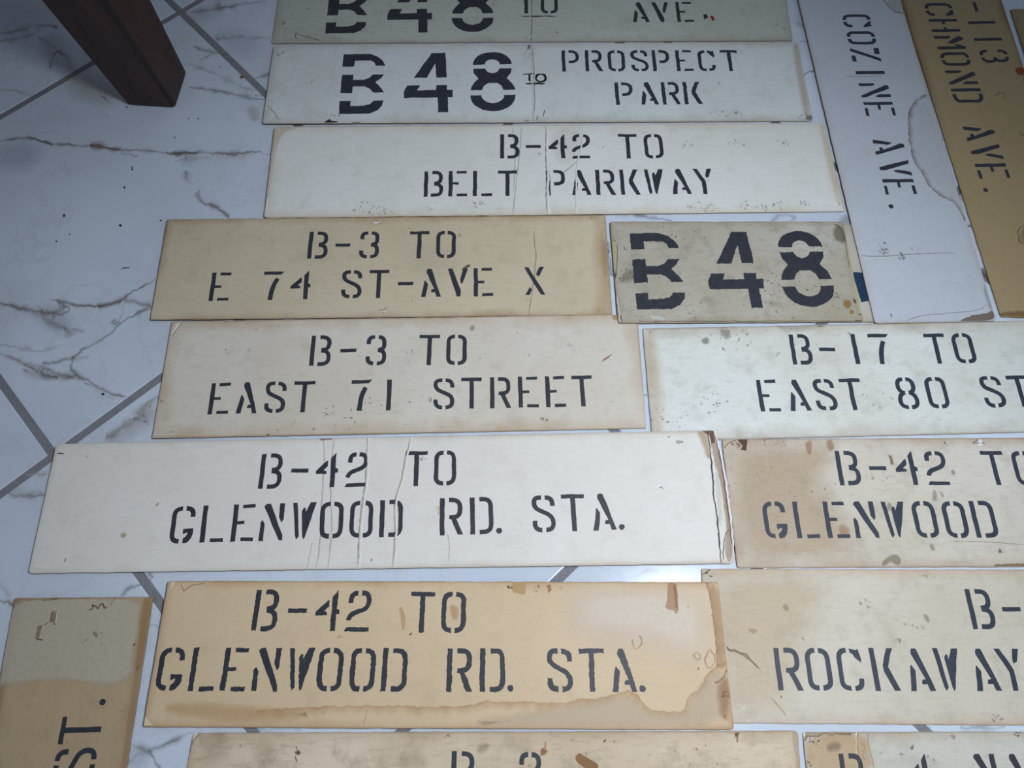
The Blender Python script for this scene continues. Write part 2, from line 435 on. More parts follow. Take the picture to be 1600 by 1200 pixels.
  'label': 'tan cardboard sign reading B-3 TO E 74 ST-AVE X',
  'text': [{'part': 'route_lettering', 's': 'B-3TO', 'xs': [-0.1059, -0.0675, -0.026, 0.0521, 0.0938], 'x0': -0.0107, 'y0': 0.0134, 'slope': -0.0064, 'h': 0.0495},
           {'part': 'destination_lettering',
            's': 'E74ST-AVEX',
            'xs': [-0.2476, -0.1685, -0.1262, -0.0483, -0.0073, 0.0337, 0.0728, 0.1135, 0.1531, 0.2312],
            'x0': 0.0007,
            'y0': -0.0566,
            'slope': 0.0085,
            'h': 0.0492}],
  'marks': [('blob', [(0.3365, 0.0429), (0.3468, 0.0463), (0.3464, -0.0212), (0.3345, -0.0211)], 0.00605, (165, 130, 95), 0.2),
            ('blob', [(0.3159, 0.0902), (0.3476, 0.0898), (0.3458, -0.088), (0.3158, -0.0898), (0.3338, -0.0324), (0.3217, 0.0136), (0.3353, 0.0729)], 0.01433,
             (195, 158, 112), 0.25),
            ('line', [(0.2322, 0.0596), (0.2334, 0.0322), (0.2349, 0.0123), (0.2297, -0.0311), (0.225, -0.059), (0.2204, -0.0886)], 0.00121, (120, 90, 60), 0.55),
            ('line', [(0.1196, -0.0094), (0.1245, -0.0048), (0.1314, -0.0003)], 0.00494, (105, 100, 85), 0.8),
            ('blob', [(-0.0223, 0.0805), (-0.0133, 0.0817), (-0.0121, 0.078), (-0.0201, 0.0769)], 0.00081, (238, 238, 234), 0.8),
            ('specks', [(-0.0172, 0.0793)], 0.00507, (50, 48, 46), 0.8, 6, 0.6),
            ('blob', [(-0.002, -0.0793), (0.0067, -0.0783), (0.0068, -0.0805), (-0.0009, -0.0815)], 0.00077, (238, 238, 234), 0.7),
            ('specks', [(0.0028, -0.0783)], 0.00481, (50, 48, 46), 0.8, 7, 0.7), ('specks', [(0.1573, 0.0509)], 0.04031, (120, 118, 110), 0.5, 14, 0.7),
            ('specks', [(0.0455, -0.0602)], 0.00388, (50, 48, 46), 0.6, 4, 0.5), ('specks', [(-0.2453, 0.0614)], 0.00301, (50, 48, 46), 0.8, 2, 0.8),
            ('specks', [(-0.3519, 0.01)], 0.00492, (50, 48, 46), 0.5, 6, 0.6),
            ('blob', [(0.0372, 0.0345), (0.1171, 0.0395), (0.0981, -0.0182), (0.0489, -0.0177)], 0.03, (210, 200, 180), 0.25)]},
 {'key': 'Q',
  'loc': (0.5017, 0.607, 0),
  'ang': 0.0022,
  'corners': [(-0.0788, 0.0874), (0.08, 0.0874), (0.0786, -0.0874), (-0.0799, -0.0874)],
  'r': 0.003,
  'mat': ((196, 192, 182), (140, 120, 95), 0.012, 0.5, 0.25, 5),
  'label': 'cream cardboard card with a dark blue bar, mostly hidden under neighbouring signs',
  'text': [],
  'marks': [('blob', [(0.0228, -0.0008), (0.0413, -0.002), (0.044, -0.0514), (0.0275, -0.0536), (0.0254, -0.0247)], 0.00079, (28, 58, 84), 1)]},
 {'key': 'E',
  'loc': (0.341, 0.607, 0.0027),
  'ang': 0.0058,
  'corners': [(-0.1855, 0.0907), (0.1845, 0.0893), (0.1839, -0.0893), (-0.183, -0.0907)],
  'r': 0.004,
  'mat': ((184, 181, 172), (150, 130, 100), 0.007, 0.45, 0.95, 6),
  'label': 'small weathered beige cardboard sign reading only B48 in large letters',
  'text': [{'part': 'route_lettering',
            's': 'B48',
            'xs': [-0.116, 0.0016, 0.111],
            'x0': -0.0011,
            'y0': -0.0656,
            'slope': 0.013,
            'h': 0.1357,
            'font': 'big',
            'rough': 1.0}],
  'marks': [('line', [(-0.1854, 0.0547), (-0.1754, 0.0547), (-0.1782, 0.015), (-0.1828, -0.0124)], 0.00121, (105, 92, 70), 0.8),
            ('line', [(-0.1809, -0.0056), (-0.1842, -0.0124), (-0.1829, -0.0147)], 0.00197, (50, 48, 46), 0.8),
            ('blob', [(-0.1855, 0.0536), (-0.1765, 0.0535), (-0.1792, 0.015), (-0.1841, -0.0101), (-0.1863, 0.0035)], 0.001, (200, 190, 150), 0.7),
            ('line', [(-0.1655, 0.044), (-0.1654, 0.0382), (-0.1613, 0.0388)], 0.0012, (50, 48, 46), 0.6),
            ('line', [(-0.1847, -0.0382), (-0.1823, -0.0636), (-0.1772, -0.0907)], 0.00214, (60, 55, 48), 0.9),
            ('line', [(-0.1831, -0.0438), (-0.1807, -0.0691), (-0.1791, -0.0896)], 0.00146, (238, 238, 234), 0.8),
            ('blob', [(-0.1689, -0.0022), (-0.1437, 0.0057), (-0.1348, -0.0081), (-0.1601, -0.0193), (-0.1799, -0.0215)], 0.00788, (130, 122, 110), 0.4),
            ('specks', [(-0.1643, -0.0079)], 0.01377, (50, 48, 46), 0.6, 40, 0.6), ('specks', [(-0.0777, 0.0794)], 0.04051, (50, 48, 46), 0.5, 50, 0.6),
            ('specks', [(-0.0024, -0.0533)], 0.05815, (50, 48, 46), 0.5, 70, 0.6), ('specks', [(0.0928, -0.0646)], 0.04828, (50, 48, 46), 0.5, 60, 0.6),
            ('specks', [(0.0702, -0.0201)], 0.03431, (50, 48, 46), 0.55, 60, 0.6), ('specks', [(-0.0866, -0.0195)], 0.049, (50, 48, 46), 0.4, 50, 0.6),
            ('specks', [(0.1503, 0.0488)], 0.01806, (50, 48, 46), 0.5, 26, 0.6), ('specks', [(-0.1305, -0.0801)], 0.0288, (50, 48, 46), 0.5, 30, 0.6),
            ('blob', [(0.1746, 0.0845), (0.1814, 0.0773), (0.1824, 0.0487), (0.1728, 0.0511), (0.165, 0.0582), (0.1664, 0.0725)], 0.00508, (110, 102, 88), 0.5),
            ('line', [(0.1695, 0.0846), (0.177, 0.0809), (0.1812, 0.0701), (0.1818, 0.051)], 0.00152, (90, 82, 70), 0.8),
            ('line', [(0.1812, 0.0475), (0.1801, 0.0022), (0.1808, -0.0429), (0.1787, -0.0758)], 0.0014, (110, 95, 70), 0.8),
            ('blob', [(0.1816, 0.044), (0.1852, 0.0416), (0.1845, -0.0758), (0.1785, -0.0769), (0.179, -0.0205)], 0.001, (205, 195, 160), 0.7),
            ('line', [(0.1785, -0.0769), (0.1843, -0.0769)], 0.00135, (50, 48, 46), 0.8),
            ('blob', [(0.1604, -0.0539), (0.1693, -0.0528), (0.1718, -0.0605), (0.1649, -0.0671), (0.1591, -0.0616)], 0.00194, (165, 120, 65), 0.75),
            ('blob', [(0.1683, -0.0693), (0.1728, -0.0715), (0.1699, -0.0769), (0.1662, -0.0758)], 0.00116, (165, 120, 65), 0.75),
            ('blob', [(0.1767, -0.0495), (0.1798, -0.054), (0.1778, -0.0594), (0.1748, -0.055)], 0.00097, (110, 80, 50), 0.8),
            ('specks', [(0.1522, -0.045)], 0.00583, (50, 48, 46), 0.8, 9, 0.8), ('line', [(0.1719, -0.0866), (0.183, -0.0888)], 0.00144, (50, 48, 46), 0.8),
            ('line', [(-0.1502, -0.0876), (0.1803, -0.0883)], 0.00115, (90, 82, 70), 0.6),
            ('blob', [(-0.1351, -0.0779), (-0.1209, -0.0801), (-0.107, -0.0856), (-0.1308, -0.0844)], 0.00144, (238, 238, 234), 0.5)]},
 {'key': 'F',
  'loc': (-0.1588, 0.4331, 0.0024),
  'ang': 0.023,
  'corners': [(-0.3485, 0.0922), (0.3497, 0.0907), (0.3467, -0.0907), (-0.3478, -0.0922)],
  'tilt': -0.0024,
  'r': 0.003,
  'mat': ((212, 206, 195), (172, 138, 96), 0.014, 0.55, 0.35, 7),
  'label': 'cream cardboard sign reading B-3 TO EAST 71 STREET',
  'text': [{'part': 'route_lettering', 's': 'B-3TO', 'xs': [-0.1221, -0.0816, -0.0407, 0.0376, 0.0775], 'x0': -0.0259, 'y0': 0.0139, 'slope': -0.0129, 'h': 0.0489},
           {'part': 'destination_lettering',
            's': 'EAST71STREET',
            'xs': [-0.2599, -0.2202, -0.1809, -0.1403, -0.0583, -0.0184, 0.0605, 0.1001, 0.1415, 0.1821, 0.2214, 0.2596],
            'x0': 0.0073,
            'y0': -0.0567,
            'slope': 0.0027,
            'h': 0.0479}],
  'marks': [('blob', [(0.2903, 0.0125), (0.2945, 0.0186), (0.3072, 0.0257), (0.3001, 0.0185)], 0.00113, (150, 115, 75), 0.7),
            ('specks', [(0.2449, 0.0425)], 0.00379, (120, 118, 110), 0.8, 7, 0.6), ('specks', [(0.0404, -0.0371)], 0.00826, (120, 118, 110), 0.7, 12, 0.7),
            ('specks', [(-0.0483, -0.0412)], 0.00641, (120, 118, 110), 0.7, 7, 0.7), ('specks', [(-0.1063, -0.0596)], 0.00454, (50, 48, 46), 0.7, 9, 0.6),
            ('specks', [(-0.1222, -0.0872)], 0.05394, (110, 75, 45), 0.7, 40, 0.6), ('specks', [(-0.1848, -0.0888)], 0.05386, (110, 75, 45), 0.6, 26, 0.6),
            ('specks', [(-0.0054, -0.0866)], 0.05405, (110, 75, 45), 0.6, 24, 0.6), ('specks', [(0.2026, -0.0744)], 0.00363, (120, 118, 110), 0.8, 6, 0.7),
            ('blob', [(0.0973, 0.0729), (0.103, 0.0792), (0.1049, 0.0706), (0.0992, 0.0665)], 0.00287, (165, 158, 140), 0.6),
            ('specks', [(0.0088, 0.0345)], 0.00565, (120, 118, 110), 0.6, 6, 0.7), ('specks', [(-0.2651, 0.0502)], 0.06597, (120, 118, 110), 0.4, 16, 0.7),
            ('specks', [(0.1592, 0.0213)], 0.0845, (120, 118, 110), 0.4, 18, 0.6),
            ('blob', [(-0.3456, 0.0729), (-0.3404, 0.0888), (-0.332, 0.0897), (-0.3449, 0.0686)], 0.00142, (235, 232, 222), 0.9),
            ('line', [(-0.343, 0.0686), (-0.3329, 0.0897)], 0.00142, (150, 130, 100), 0.6), ('specks', [(-0.34, -0.0345)], 0.00457, (50, 48, 46), 0.5, 6, 0.5),
            ('specks', [(-0.3235, -0.0822)], 0.00269, (50, 48, 46), 0.7, 4, 0.7),
            ('blob', [(0.31, 0.0904), (0.3226, 0.0902), (0.3219, 0.0815), (0.3123, 0.0817)], 0.00289, (190, 150, 100), 0.5)]},
 {'key': 'G',
  'loc': (0.6313, 0.431, 0),
  'ang': 0.0269,
  'corners': [(-0.4342, 0.0889), (0.4194, 0.0871), (0.452, -0.0872), (-0.4372, -0.0888)],
  'r': 0.003,
  'mat': ((217, 221, 219), (150, 125, 90), 0.012, 0.5, 0.55, 8),
  'label': 'mottled cream cardboard sign reading B-17 TO EAST 80 ST, running off the right edge',
  'text': [{'part': 'route_lettering',
            's': 'B-17TO',
            'xs': [-0.2042, -0.1654, -0.1238, -0.0864, -0.0036, 0.0367],
            'x0': -0.0911,
            'y0': 0.0219,
            'slope': -0.0176,
            'h': 0.049},
           {'part': 'destination_lettering',
            's': 'EAST80ST',
            'xs': [-0.263, -0.22, -0.1817, -0.1429, -0.0633, -0.0201, 0.0608, 0.1007],
            'x0': -0.0912,
            'y0': -0.049,
            'slope': -0.0061,
            'h': 0.0488}],
  'marks': [('specks', [(-0.3107, 0.073)], 0.02856, (120, 118, 110), 0.6, 40, 0.9),
            ('blob', [(-0.3485, 0.0687), (-0.3386, 0.0716), (-0.3379, 0.0621), (-0.3467, 0.0602)], 0.0038, (120, 118, 110), 0.5),
            ('blob', [(-0.3187, 0.0849), (-0.3027, 0.0824), (-0.3089, 0.0656), (-0.3172, 0.0742)], 0.00574, (140, 132, 120), 0.45),
            ('specks', [(-0.4154, -0.0608)], 0.0272, (120, 118, 110), 0.6, 26, 0.8), ('specks', [(-0.3482, -0.0333)], 0.01833, (120, 118, 110), 0.5, 16, 0.8),
            ('blob', [(-0.4333, 0.0878), (-0.4142, 0.0873), (-0.4174, -0.0799), (-0.4361, -0.087)], 0.01529, (215, 188, 148), 0.28),
            ('specks', [(-0.1089, -0.0343)], 0.01837, (120, 118, 110), 0.5, 10, 0.9), ('specks', [(-0.1994, 0.0809)], 0.05734, (120, 118, 110), 0.5, 34, 0.8),
            ('blob', [(-0.2409, 0.0916), (-0.1878, 0.0924), (-0.1506, 0.0851), (-0.2194, 0.0761)], 0.00767, (175, 165, 150), 0.35),
            ('specks', [(-0.3375, -0.0355)], 0.00366, (120, 118, 110), 0.7, 6, 0.8)]},
 {'key': 'C2',
  'loc': (0.6237, 0.9858, 0.0027),
  'ang': -1.5499,
  'corners': [(-0.466, 0.0953), (0.4675, 0.0914), (0.4679, -0.0914), (-0.4694, -0.0953)],
  'r': 0.006,
  'mat': ((193, 200, 210), (180, 165, 150), 0.008, 0.4, 0.12, 9),
  'label': 'cool white cardboard sign turned sideways with a water stain, reading COZINE AVE.',
  'text': [{'part': 'destination_lettering',
            's': 'COZINEAVE.',
            'xs': [-0.1456, -0.1042, -0.0639, -0.0222, 0.0177, 0.0595, 0.1408, 0.1828, 0.2213, 0.2588],
            'x0': 0.0545,
            'y0': -0.0239,
            'slope': -0.009,
            'h': 0.0507}],
  'marks': [('wet',
             [(0.0279, 0.0874), (0.0404, 0.069), (0.0515, 0.0577), (0.0709, 0.0489), (0.1011, 0.041), (0.1348, 0.0367), (0.1652, 0.0351), (0.1809, 0.0379),
              (0.194, 0.0433), (0.2196, 0.0478), (0.2311, 0.0544), (0.24, 0.0627), (0.2477, 0.0732), (0.2541, 0.082), (0.2702, 0.0862), (0.2886, 0.0898)],
             0.00773, (140, 122, 104), 0.65, 1),
            ('blob',
             [(0.0464, 0.0897), (0.0489, 0.0693), (0.0737, 0.0526), (0.1147, 0.0433), (0.1679, 0.0398), (0.212, 0.0506), (0.2415, 0.0727), (0.2554, 0.0858),
              (0.1754, 0.0889), (0.1088, 0.089)],
             0.01098, (200, 200, 192), 0.2),
            ('wet', [(-0.1966, 0.0606), (-0.177, 0.0694), (-0.164, 0.0784), (-0.1622, 0.092)], 0.00707, (140, 122, 104), 0.6, 1),
            ('blob', [(-0.1965, 0.0677), (-0.1769, 0.0753), (-0.167, 0.0919), (-0.196, 0.0948)], 0.00471, (200, 195, 185), 0.5),
            ('line', [(0.3506, -0.0891), (0.3524, -0.0545), (0.3495, -0.0238), (0.3479, 0.0166), (0.3475, 0.0567)], 0.00159, (150, 150, 152), 0.55),
            ('line', [(0.3529, -0.0895), (0.3547, -0.055), (0.3518, -0.0244)], 0.00159, (238, 238, 234), 0.5),
            ('specks', [(0.3373, -0.0513)], 0.011, (120, 118, 110), 0.8, 44, 0.7), ('specks', [(0.3529, -0.0266)], 0.00597, (120, 118, 110), 0.9, 20, 0.8),
            ('specks', [(0.3406, -0.0018)], 0.007, (120, 118, 110), 0.6, 8, 0.7),
            ('blob', [(0.4681, 0.0354), (0.4639, 0.0403), (0.4608, 0.0508), (0.4567, 0.0586), (0.4558, 0.0704), (0.4539, 0.0835), (0.4475, 0.0901), (0.467, 0.0915)],
             0.00077, (124, 110, 104), 0.95),
            ('line', [(0.4655, -0.0448), (0.4583, -0.0287), (0.4545, 0.0012), (0.452, 0.0404), (0.4493, 0.0702), (0.4397, 0.0834)], 0.00144, (150, 150, 150), 0.5),
            ('blob', [(0.3998, 0.093), (0.4222, 0.092), (0.4486, 0.0927), (0.4485, 0.0869), (0.4165, 0.0856)], 0.00196, (178, 180, 184), 0.6),
            ('line', [(0.4522, -0.064), (0.4576, -0.0642)], 0.00144, (50, 48, 46), 0.8),
            ('line', [(-0.015, -0.0439), (-0.0129, -0.0107), (-0.0152, 0.0234)], 0.00168, (120, 118, 110), 0.35),
            ('specks', [(0.3878, 0.0566)], 0.02953, (120, 118, 110), 0.3, 10, 0.8)]},
 {'key': 'R',
  'loc': (0.8102, 1.0065, 0.0002),
  'ang': -1.5622,
  'corners': [(-0.4798, 0.0993), (0.4836, 0.0791), (0.4772, -0.0791), (-0.481, -0.0993)],
  'r': 0.004,
  'mat': ((166, 147, 112), (120, 85, 50), 0.008, 0.5, 0.18, 10),
  'label': 'dark tan cardboard sign turned sideways at top right, reading -113 CHMOND AVE.',
  'text': [{'part': 'route_lettering', 's': '-113', 'xs': [-0.1624, -0.1228, -0.0819, -0.0423], 'x0': -0.1023, 'y0': 0.0179, 'slope': 0.0269, 'h': 0.0493},
           {'part': 'destination_lettering',
            's': 'CHMONDAVE.',
            'xs': [-0.1563, -0.1166, -0.0751, -0.0359, 0.0063, 0.0475, 0.1304, 0.1687, 0.2086, 0.2457],
            'x0': 0.0423,
            'y0': -0.0507,
            'slope': 0.014,
            'h': 0.051}],
  'marks': [('blob', [(-0.0137, 0.0734), (-0.0166, 0.081), (-0.0151, 0.0896), (-0.0062, 0.0939), (0.0011, 0.0852), (-0.0004, 0.0721)], 0.00282, (150, 72, 28), 0.85),
            ('wet', [(0.3115, 0.0028), (0.3175, -0.008), (0.3259, -0.0133), (0.333, -0.0132), (0.3414, -0.0175), (0.3473, -0.0161), (0.3509, -0.008)], 0.00305,
             (130, 85, 40), 0.7, 1),
            ('blob', [(0.3163, -0.0026), (0.3163, 0.0055), (0.3474, -0.003), (0.3461, -0.0107), (0.3331, -0.0102)], 0.00203, (150, 140, 115), 0.5),
            ('specks', [(0.4333, -0.0569)], 0.00782, (50, 48, 46), 0.5, 3, 0.7), ('specks', [(-0.0073, -0.0814)], 0.01123, (140, 80, 35), 0.6, 6, 0.7),
            ('blob', [(0.4696, -0.081), (0.4657, -0.0025), (0.4788, 0.0034), (0.4772, -0.0781)], 0.00483, (135, 95, 60), 0.5),
            ('specks', [(0.1295, 0.0438)], 0.00647, (120, 118, 110), 0.7, 8, 0.9),
            ('wet', [(0.0485, 0.0236), (0.0414, 0.032), (0.0429, 0.0394), (0.0515, 0.0361)], 0.00332, (120, 90, 60), 0.5, 1)]},
 {'key': 'S',
  'loc': (1.1064, 1.0694, 0),
  'ang': 0.0103,
  'corners': [(-0.1929, 0.0974), (0.1852, 0.0977), (0.2069, -0.0977), (-0.1993, -0.0974)],
  'r': 0.005,
  'mat': ((156, 138, 106), (120, 90, 55), 0.008, 0.4, 0.15, 11),
  'label': 'tan cardboard sign corner cut by the right edge, beyond the dark tan sign',
  'text': [],
  'marks': []},
 {'key': 'I',
  'loc': (0.7402, 0.2482, 0),
  'ang': 0.0062,
  'corners': [(-0.4452, 0.089), (0.45, 0.0892), (0.4399, -0.0892), (-0.4447, -0.089)],
  'r': 0.003,
  'mat': ((208, 203, 193), (160, 115, 72), 0.01, 0.5, 0.6, 12),
  'label': 'tan cardboard sign cut by the right edge, reading B-42 TO GLENWOOD',
  'text': [{'part': 'route_lettering',
            's': 'B-42TO',
            'xs': [-0.2752, -0.2345, -0.1947, -0.1536, -0.0726, -0.031],
            'x0': -0.1603,
            'y0': 0.0213,
            'slope': -0.0054,
            'h': 0.0489},
           {'part': 'destination_lettering',
            's': 'GLENWOOD',
            'xs': [-0.3863, -0.3445, -0.3036, -0.2657, -0.2246, -0.1842, -0.1437, -0.1049],
            'x0': -0.2447,
            'y0': -0.0504,
            'slope': -0.0015,
            'h': 0.0494}],
  'marks': [('blob',
             [(-0.445, 0.0871), (-0.2902, 0.0883), (-0.3045, 0.0566), (-0.3281, 0.0203), (-0.2991, -0.0153), (-0.2896, -0.0583), (-0.3202, -0.0883), (-0.4463, -0.0877)],
             0.05388, (194, 163, 124), 0.36),
            ('blob', [(-0.2157, 0.0646), (-0.2117, 0.0627), (-0.2105, 0.0507), (-0.215, 0.0507)], 0.00134, (140, 115, 80), 0.7),
            ('blob', [(-0.4233, 0.0884), (-0.4088, 0.0888), (-0.4128, 0.0719), (-0.4207, 0.0729), (-0.4173, 0.0785)], 0.00072, (92, 70, 48), 0.95),
            ('line', [(-0.4427, 0.0758), (-0.4365, 0.0833), (-0.4252, 0.087)], 0.00134, (130, 90, 55), 0.7),
            ('specks', [(-0.426, 0.0804)], 0.00538, (90, 60, 35), 0.8, 16, 0.8),
            ('blob', [(-0.231, -0.0033), (-0.2254, -0.0015), (-0.227, -0.0138), (-0.2314, -0.0138)], 0.00348, (120, 118, 110), 0.4),
            ('blob', [(-0.1649, 0.0125), (-0.1601, 0.0142), (-0.1628, -0.0018), (-0.1685, 0.0)], 0.0035, (150, 142, 125), 0.5),
            ('blob', [(-0.1559, 0.0133), (-0.1527, 0.0124), (-0.1512, 0.0035), (-0.156, 0.0053)], 0.00262, (150, 142, 125), 0.4),
            ('blob', [(-0.1333, 0.0431), (-0.1289, 0.043), (-0.1295, 0.0367), (-0.1348, 0.0367)], 0.00265, (140, 130, 115), 0.5),
            ('blob', [(-0.1858, -0.0587), (-0.1807, -0.0588), (-0.18, -0.0672), (-0.1851, -0.0672)], 0.00255, (150, 142, 125), 0.5),
            ('blob',
             [(-0.256, -0.0869), (-0.2465, -0.077), (-0.2362, -0.072), (-0.2284, -0.0754), (-0.2296, -0.0853), (-0.2357, -0.0861), (-0.2412, -0.0803), (-0.25, -0.0861)],
             0.00252, (150, 140, 120), 0.6),
            ('blob', [(-0.1059, -0.0859), (-0.0667, -0.0844), (-0.0678, -0.0885), (-0.1065, -0.0884)], 0.00126, (130, 105, 75), 0.6),
            ('line', [(-0.1612, -0.0555), (-0.1101, -0.0557), (-0.0602, -0.0601)], 0.00102, (160, 140, 115), 0.5),
            ('blob', [(-0.0888, 0.0837), (-0.0825, 0.0875), (-0.0781, 0.0837), (-0.0826, 0.0762), (-0.0875, 0.0781)], 0.0009, (238, 238, 234), 0.85),
            ('specks', [(-0.0848, 0.0818)], 0.00628, (50, 48, 46), 0.8, 14, 0.7), ('line', [(-0.1333, 0.0839), (-0.1328, 0.0801)], 0.00135, (50, 48, 46), 0.8),
            ('blob', [(-0.3294, 0.0847), (-0.3175, 0.0866), (-0.3222, 0.0678), (-0.3279, 0.066)], 0.00359, (165, 110, 70), 0.4),
            ('blob', [(-0.2993, 0.0874), (-0.2886, 0.0874), (-0.2905, 0.0705), (-0.2984, 0.0715)], 0.00359, (165, 110, 70), 0.4),
            ('blob', [(-0.3022, -0.0326), (-0.2896, -0.0344), (-0.2898, -0.0498), (-0.3014, -0.0481)], 0.00515, (175, 120, 75), 0.35),
            ('specks', [(-0.3266, 0.0025)], 0.03482, (120, 118, 110), 0.5, 14, 0.8), ('specks', [(-0.2378, 0.0335)], 0.01057, (50, 48, 46), 0.5, 16, 0.6),
            ('specks', [(-0.4069, 0.0206)], 0.04381, (120, 118, 110), 0.4, 14, 0.8), ('specks', [(-0.0876, -0.0676)], 0.00678, (50, 48, 46), 0.7, 2, 1),
            ('specks', [(-0.3716, 0.0849)], 0.01257, (110, 70, 45), 0.7, 20, 0.6),
            ('blob', [(-0.2771, 0.0111), (-0.2739, 0.0093), (-0.2754, 0.0058), (-0.278, 0.0058)], 0.00087, (225, 205, 170), 0.7)]},
 {'key': 'H',
  'loc': (-0.1724, 0.2449, 0.0042),
  'ang': 0.0204,
  'corners': [(-0.4611, 0.0884), (0.4581, 0.0925), (0.4622, -0.0925), (-0.4592, -0.0884)],
  'tilt': -0.0014,
  'r': 0.006,
  'mat': ((226, 225, 221), (190, 165, 130), 0.006, 0.35, 0.2, 13),
  'label': 'long white creased cardboard sign with a frayed right end, reading B-42 TO GLENWOOD RD. STA.',
  'outline': [(-0.4611, 0.0884), (0.4581, 0.0925), (0.4609, 0.0717), (0.4642, 0.0274), (0.4661, -0.0049), (0.4658, -0.0467), (0.4647, -0.0772), (0.4622, -0.0925),
              (-0.4592, -0.0884)],
  'text': [{'part': 'route_lettering',
            's': 'B-42TO',
            'xs': [-0.1575, -0.118, -0.0808, -0.0396, 0.0418, 0.0814],
            'x0': -0.0454,
            'y0': 0.0196,
            'slope': 0.0001,
            'h': 0.0492,
            'rough': 0.3},
           {'part': 'destination_lettering',
            's': 'GLENWOODRD.STA.',
            'xs': [-0.2674, -0.2268, -0.186, -0.1485, -0.1067, -0.0689, -0.0293, 0.0107, 0.0911, 0.1319, 0.1548, 0.2153, 0.2554, 0.2964, 0.3189],
            'x0': 0.0294,
            'y0': -0.0491,
            'slope': 0.0129,
            'h': 0.0499,
            'rough': 0.3}],
  'marks': [('crease', [(-0.0249, 0.0898), (-0.0254, 0.0748), (-0.0243, 0.038), (-0.0254, 0.011), (-0.0287, -0.0214), (-0.0287, -0.0497), (-0.0281, -0.0889)], 0.00537,
             (234, 231, 225), 1),
            ('crease', [(0.0345, 0.0915), (0.0324, 0.0737), (0.0284, 0.0627), (0.0251, 0.0307), (0.0181, 0.0085), (0.0153, -0.0073), (0.0188, -0.0505), (0.017, -0.0889)],
             0.00403, (233, 231, 225), 1),
            ('line', [(-0.0276, 0.0898), (-0.0281, 0.0748), (-0.0269, 0.038), (-0.0284, 0.0111), (-0.0313, -0.0213), (-0.0317, -0.0496), (-0.0306, -0.0889)], 0.00179,  # dark lines beside both ridges: their shadow put into the colour
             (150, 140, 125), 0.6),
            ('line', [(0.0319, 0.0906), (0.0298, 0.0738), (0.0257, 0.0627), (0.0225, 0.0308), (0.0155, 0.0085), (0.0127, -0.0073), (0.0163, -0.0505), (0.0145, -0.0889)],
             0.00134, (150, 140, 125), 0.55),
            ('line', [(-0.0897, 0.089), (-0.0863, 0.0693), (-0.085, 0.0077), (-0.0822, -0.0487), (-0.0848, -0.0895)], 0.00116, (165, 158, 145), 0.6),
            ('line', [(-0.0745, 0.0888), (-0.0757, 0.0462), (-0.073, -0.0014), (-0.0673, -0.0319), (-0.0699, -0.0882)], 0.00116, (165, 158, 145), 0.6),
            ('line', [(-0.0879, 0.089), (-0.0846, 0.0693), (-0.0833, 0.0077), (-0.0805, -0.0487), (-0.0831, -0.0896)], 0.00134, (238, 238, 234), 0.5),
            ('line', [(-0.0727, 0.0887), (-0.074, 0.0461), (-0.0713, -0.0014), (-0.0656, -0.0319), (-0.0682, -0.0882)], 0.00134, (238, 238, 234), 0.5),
            ('line', [(-0.0927, -0.0553), (-0.0953, -0.0736), (-0.0965, -0.0893)], 0.00102, (165, 158, 145), 0.4),
            ('line', [(0.0858, -0.0475), (0.0894, -0.062), (0.088, -0.0828)], 0.00102, (165, 158, 145), 0.5),
            ('line', [(0.0231, -0.0075), (0.014, -0.0161), (0.0185, -0.042)], 0.00345, (205, 190, 160), 0.6),
            ('line',
             [(0.4481, 0.0917), (0.4506, 0.0756), (0.449, 0.0551), (0.4491, 0.034), (0.4482, 0.0159), (0.4459, 0.0008), (0.4478, -0.0195), (0.4476, -0.0412),
              (0.4461, -0.0667), (0.4455, -0.0922)],
             0.00198, (70, 58, 50), 0.95),
            ('blob',
             [(0.4516, 0.0907), (0.4588, 0.0906), (0.4615, 0.0549), (0.4644, 0.0156), (0.4639, -0.0154), (0.4634, -0.0586), (0.4609, -0.0838), (0.4547, -0.092),
              (0.4524, -0.0711), (0.4594, -0.05), (0.4596, -0.0154), (0.4592, 0.0157), (0.4538, 0.0431)],
             0.00225, (176, 148, 122), 0.5),
            ('blob', [(0.4427, 0.0918), (0.4581, 0.0925), (0.4578, 0.0755), (0.4529, 0.0718), (0.4515, 0.0831)], 0.00135, (110, 80, 65), 0.75),
            ('blob', [(0.4336, 0.091), (0.448, 0.0908), (0.4487, 0.0524), (0.4437, 0.0552), (0.4408, 0.0758)], 0.0072, (185, 155, 115), 0.5),
            ('line',
             [(0.4588, 0.0906), (0.4603, 0.0811), (0.4631, 0.0679), (0.4647, 0.0456), (0.4659, 0.0201), (0.4661, -0.0049), (0.4656, -0.0286), (0.4651, -0.0518),
              (0.4642, -0.0713), (0.4619, -0.0821)],
             0.0027, (240, 240, 244), 0.9),
            ('line', [(0.459, 0.0849), (0.4609, 0.0717), (0.4626, 0.0493), (0.4635, 0.022), (0.4633, -0.0066), (0.4638, -0.0294), (0.4631, -0.0543), (0.4627, -0.0671)],
             0.0018, (110, 82, 88), 0.8),
            ('line', [(0.4623, -0.0475), (0.4566, -0.0517), (0.4526, -0.0626), (0.4486, -0.0877)], 0.00154, (130, 100, 78), 0.7),
            ('blob', [(0.4527, 0.0339), (0.4574, 0.0293), (0.4561, -0.0153), (0.45, -0.0498), (0.4498, -0.0239)], 0.00264, (222, 222, 218), 0.6),
            ('blob', [(0.3706, 0.0155), (0.3767, 0.0154), (0.3815, 0.01), (0.3761, 0.0092), (0.3718, 0.0092)], 0.0007, (246, 246, 246), 0.9),
            ('line', [(0.3736, 0.0101), (0.3765, 0.0127), (0.3797, 0.01)], 0.00105, (50, 48, 46), 0.8),
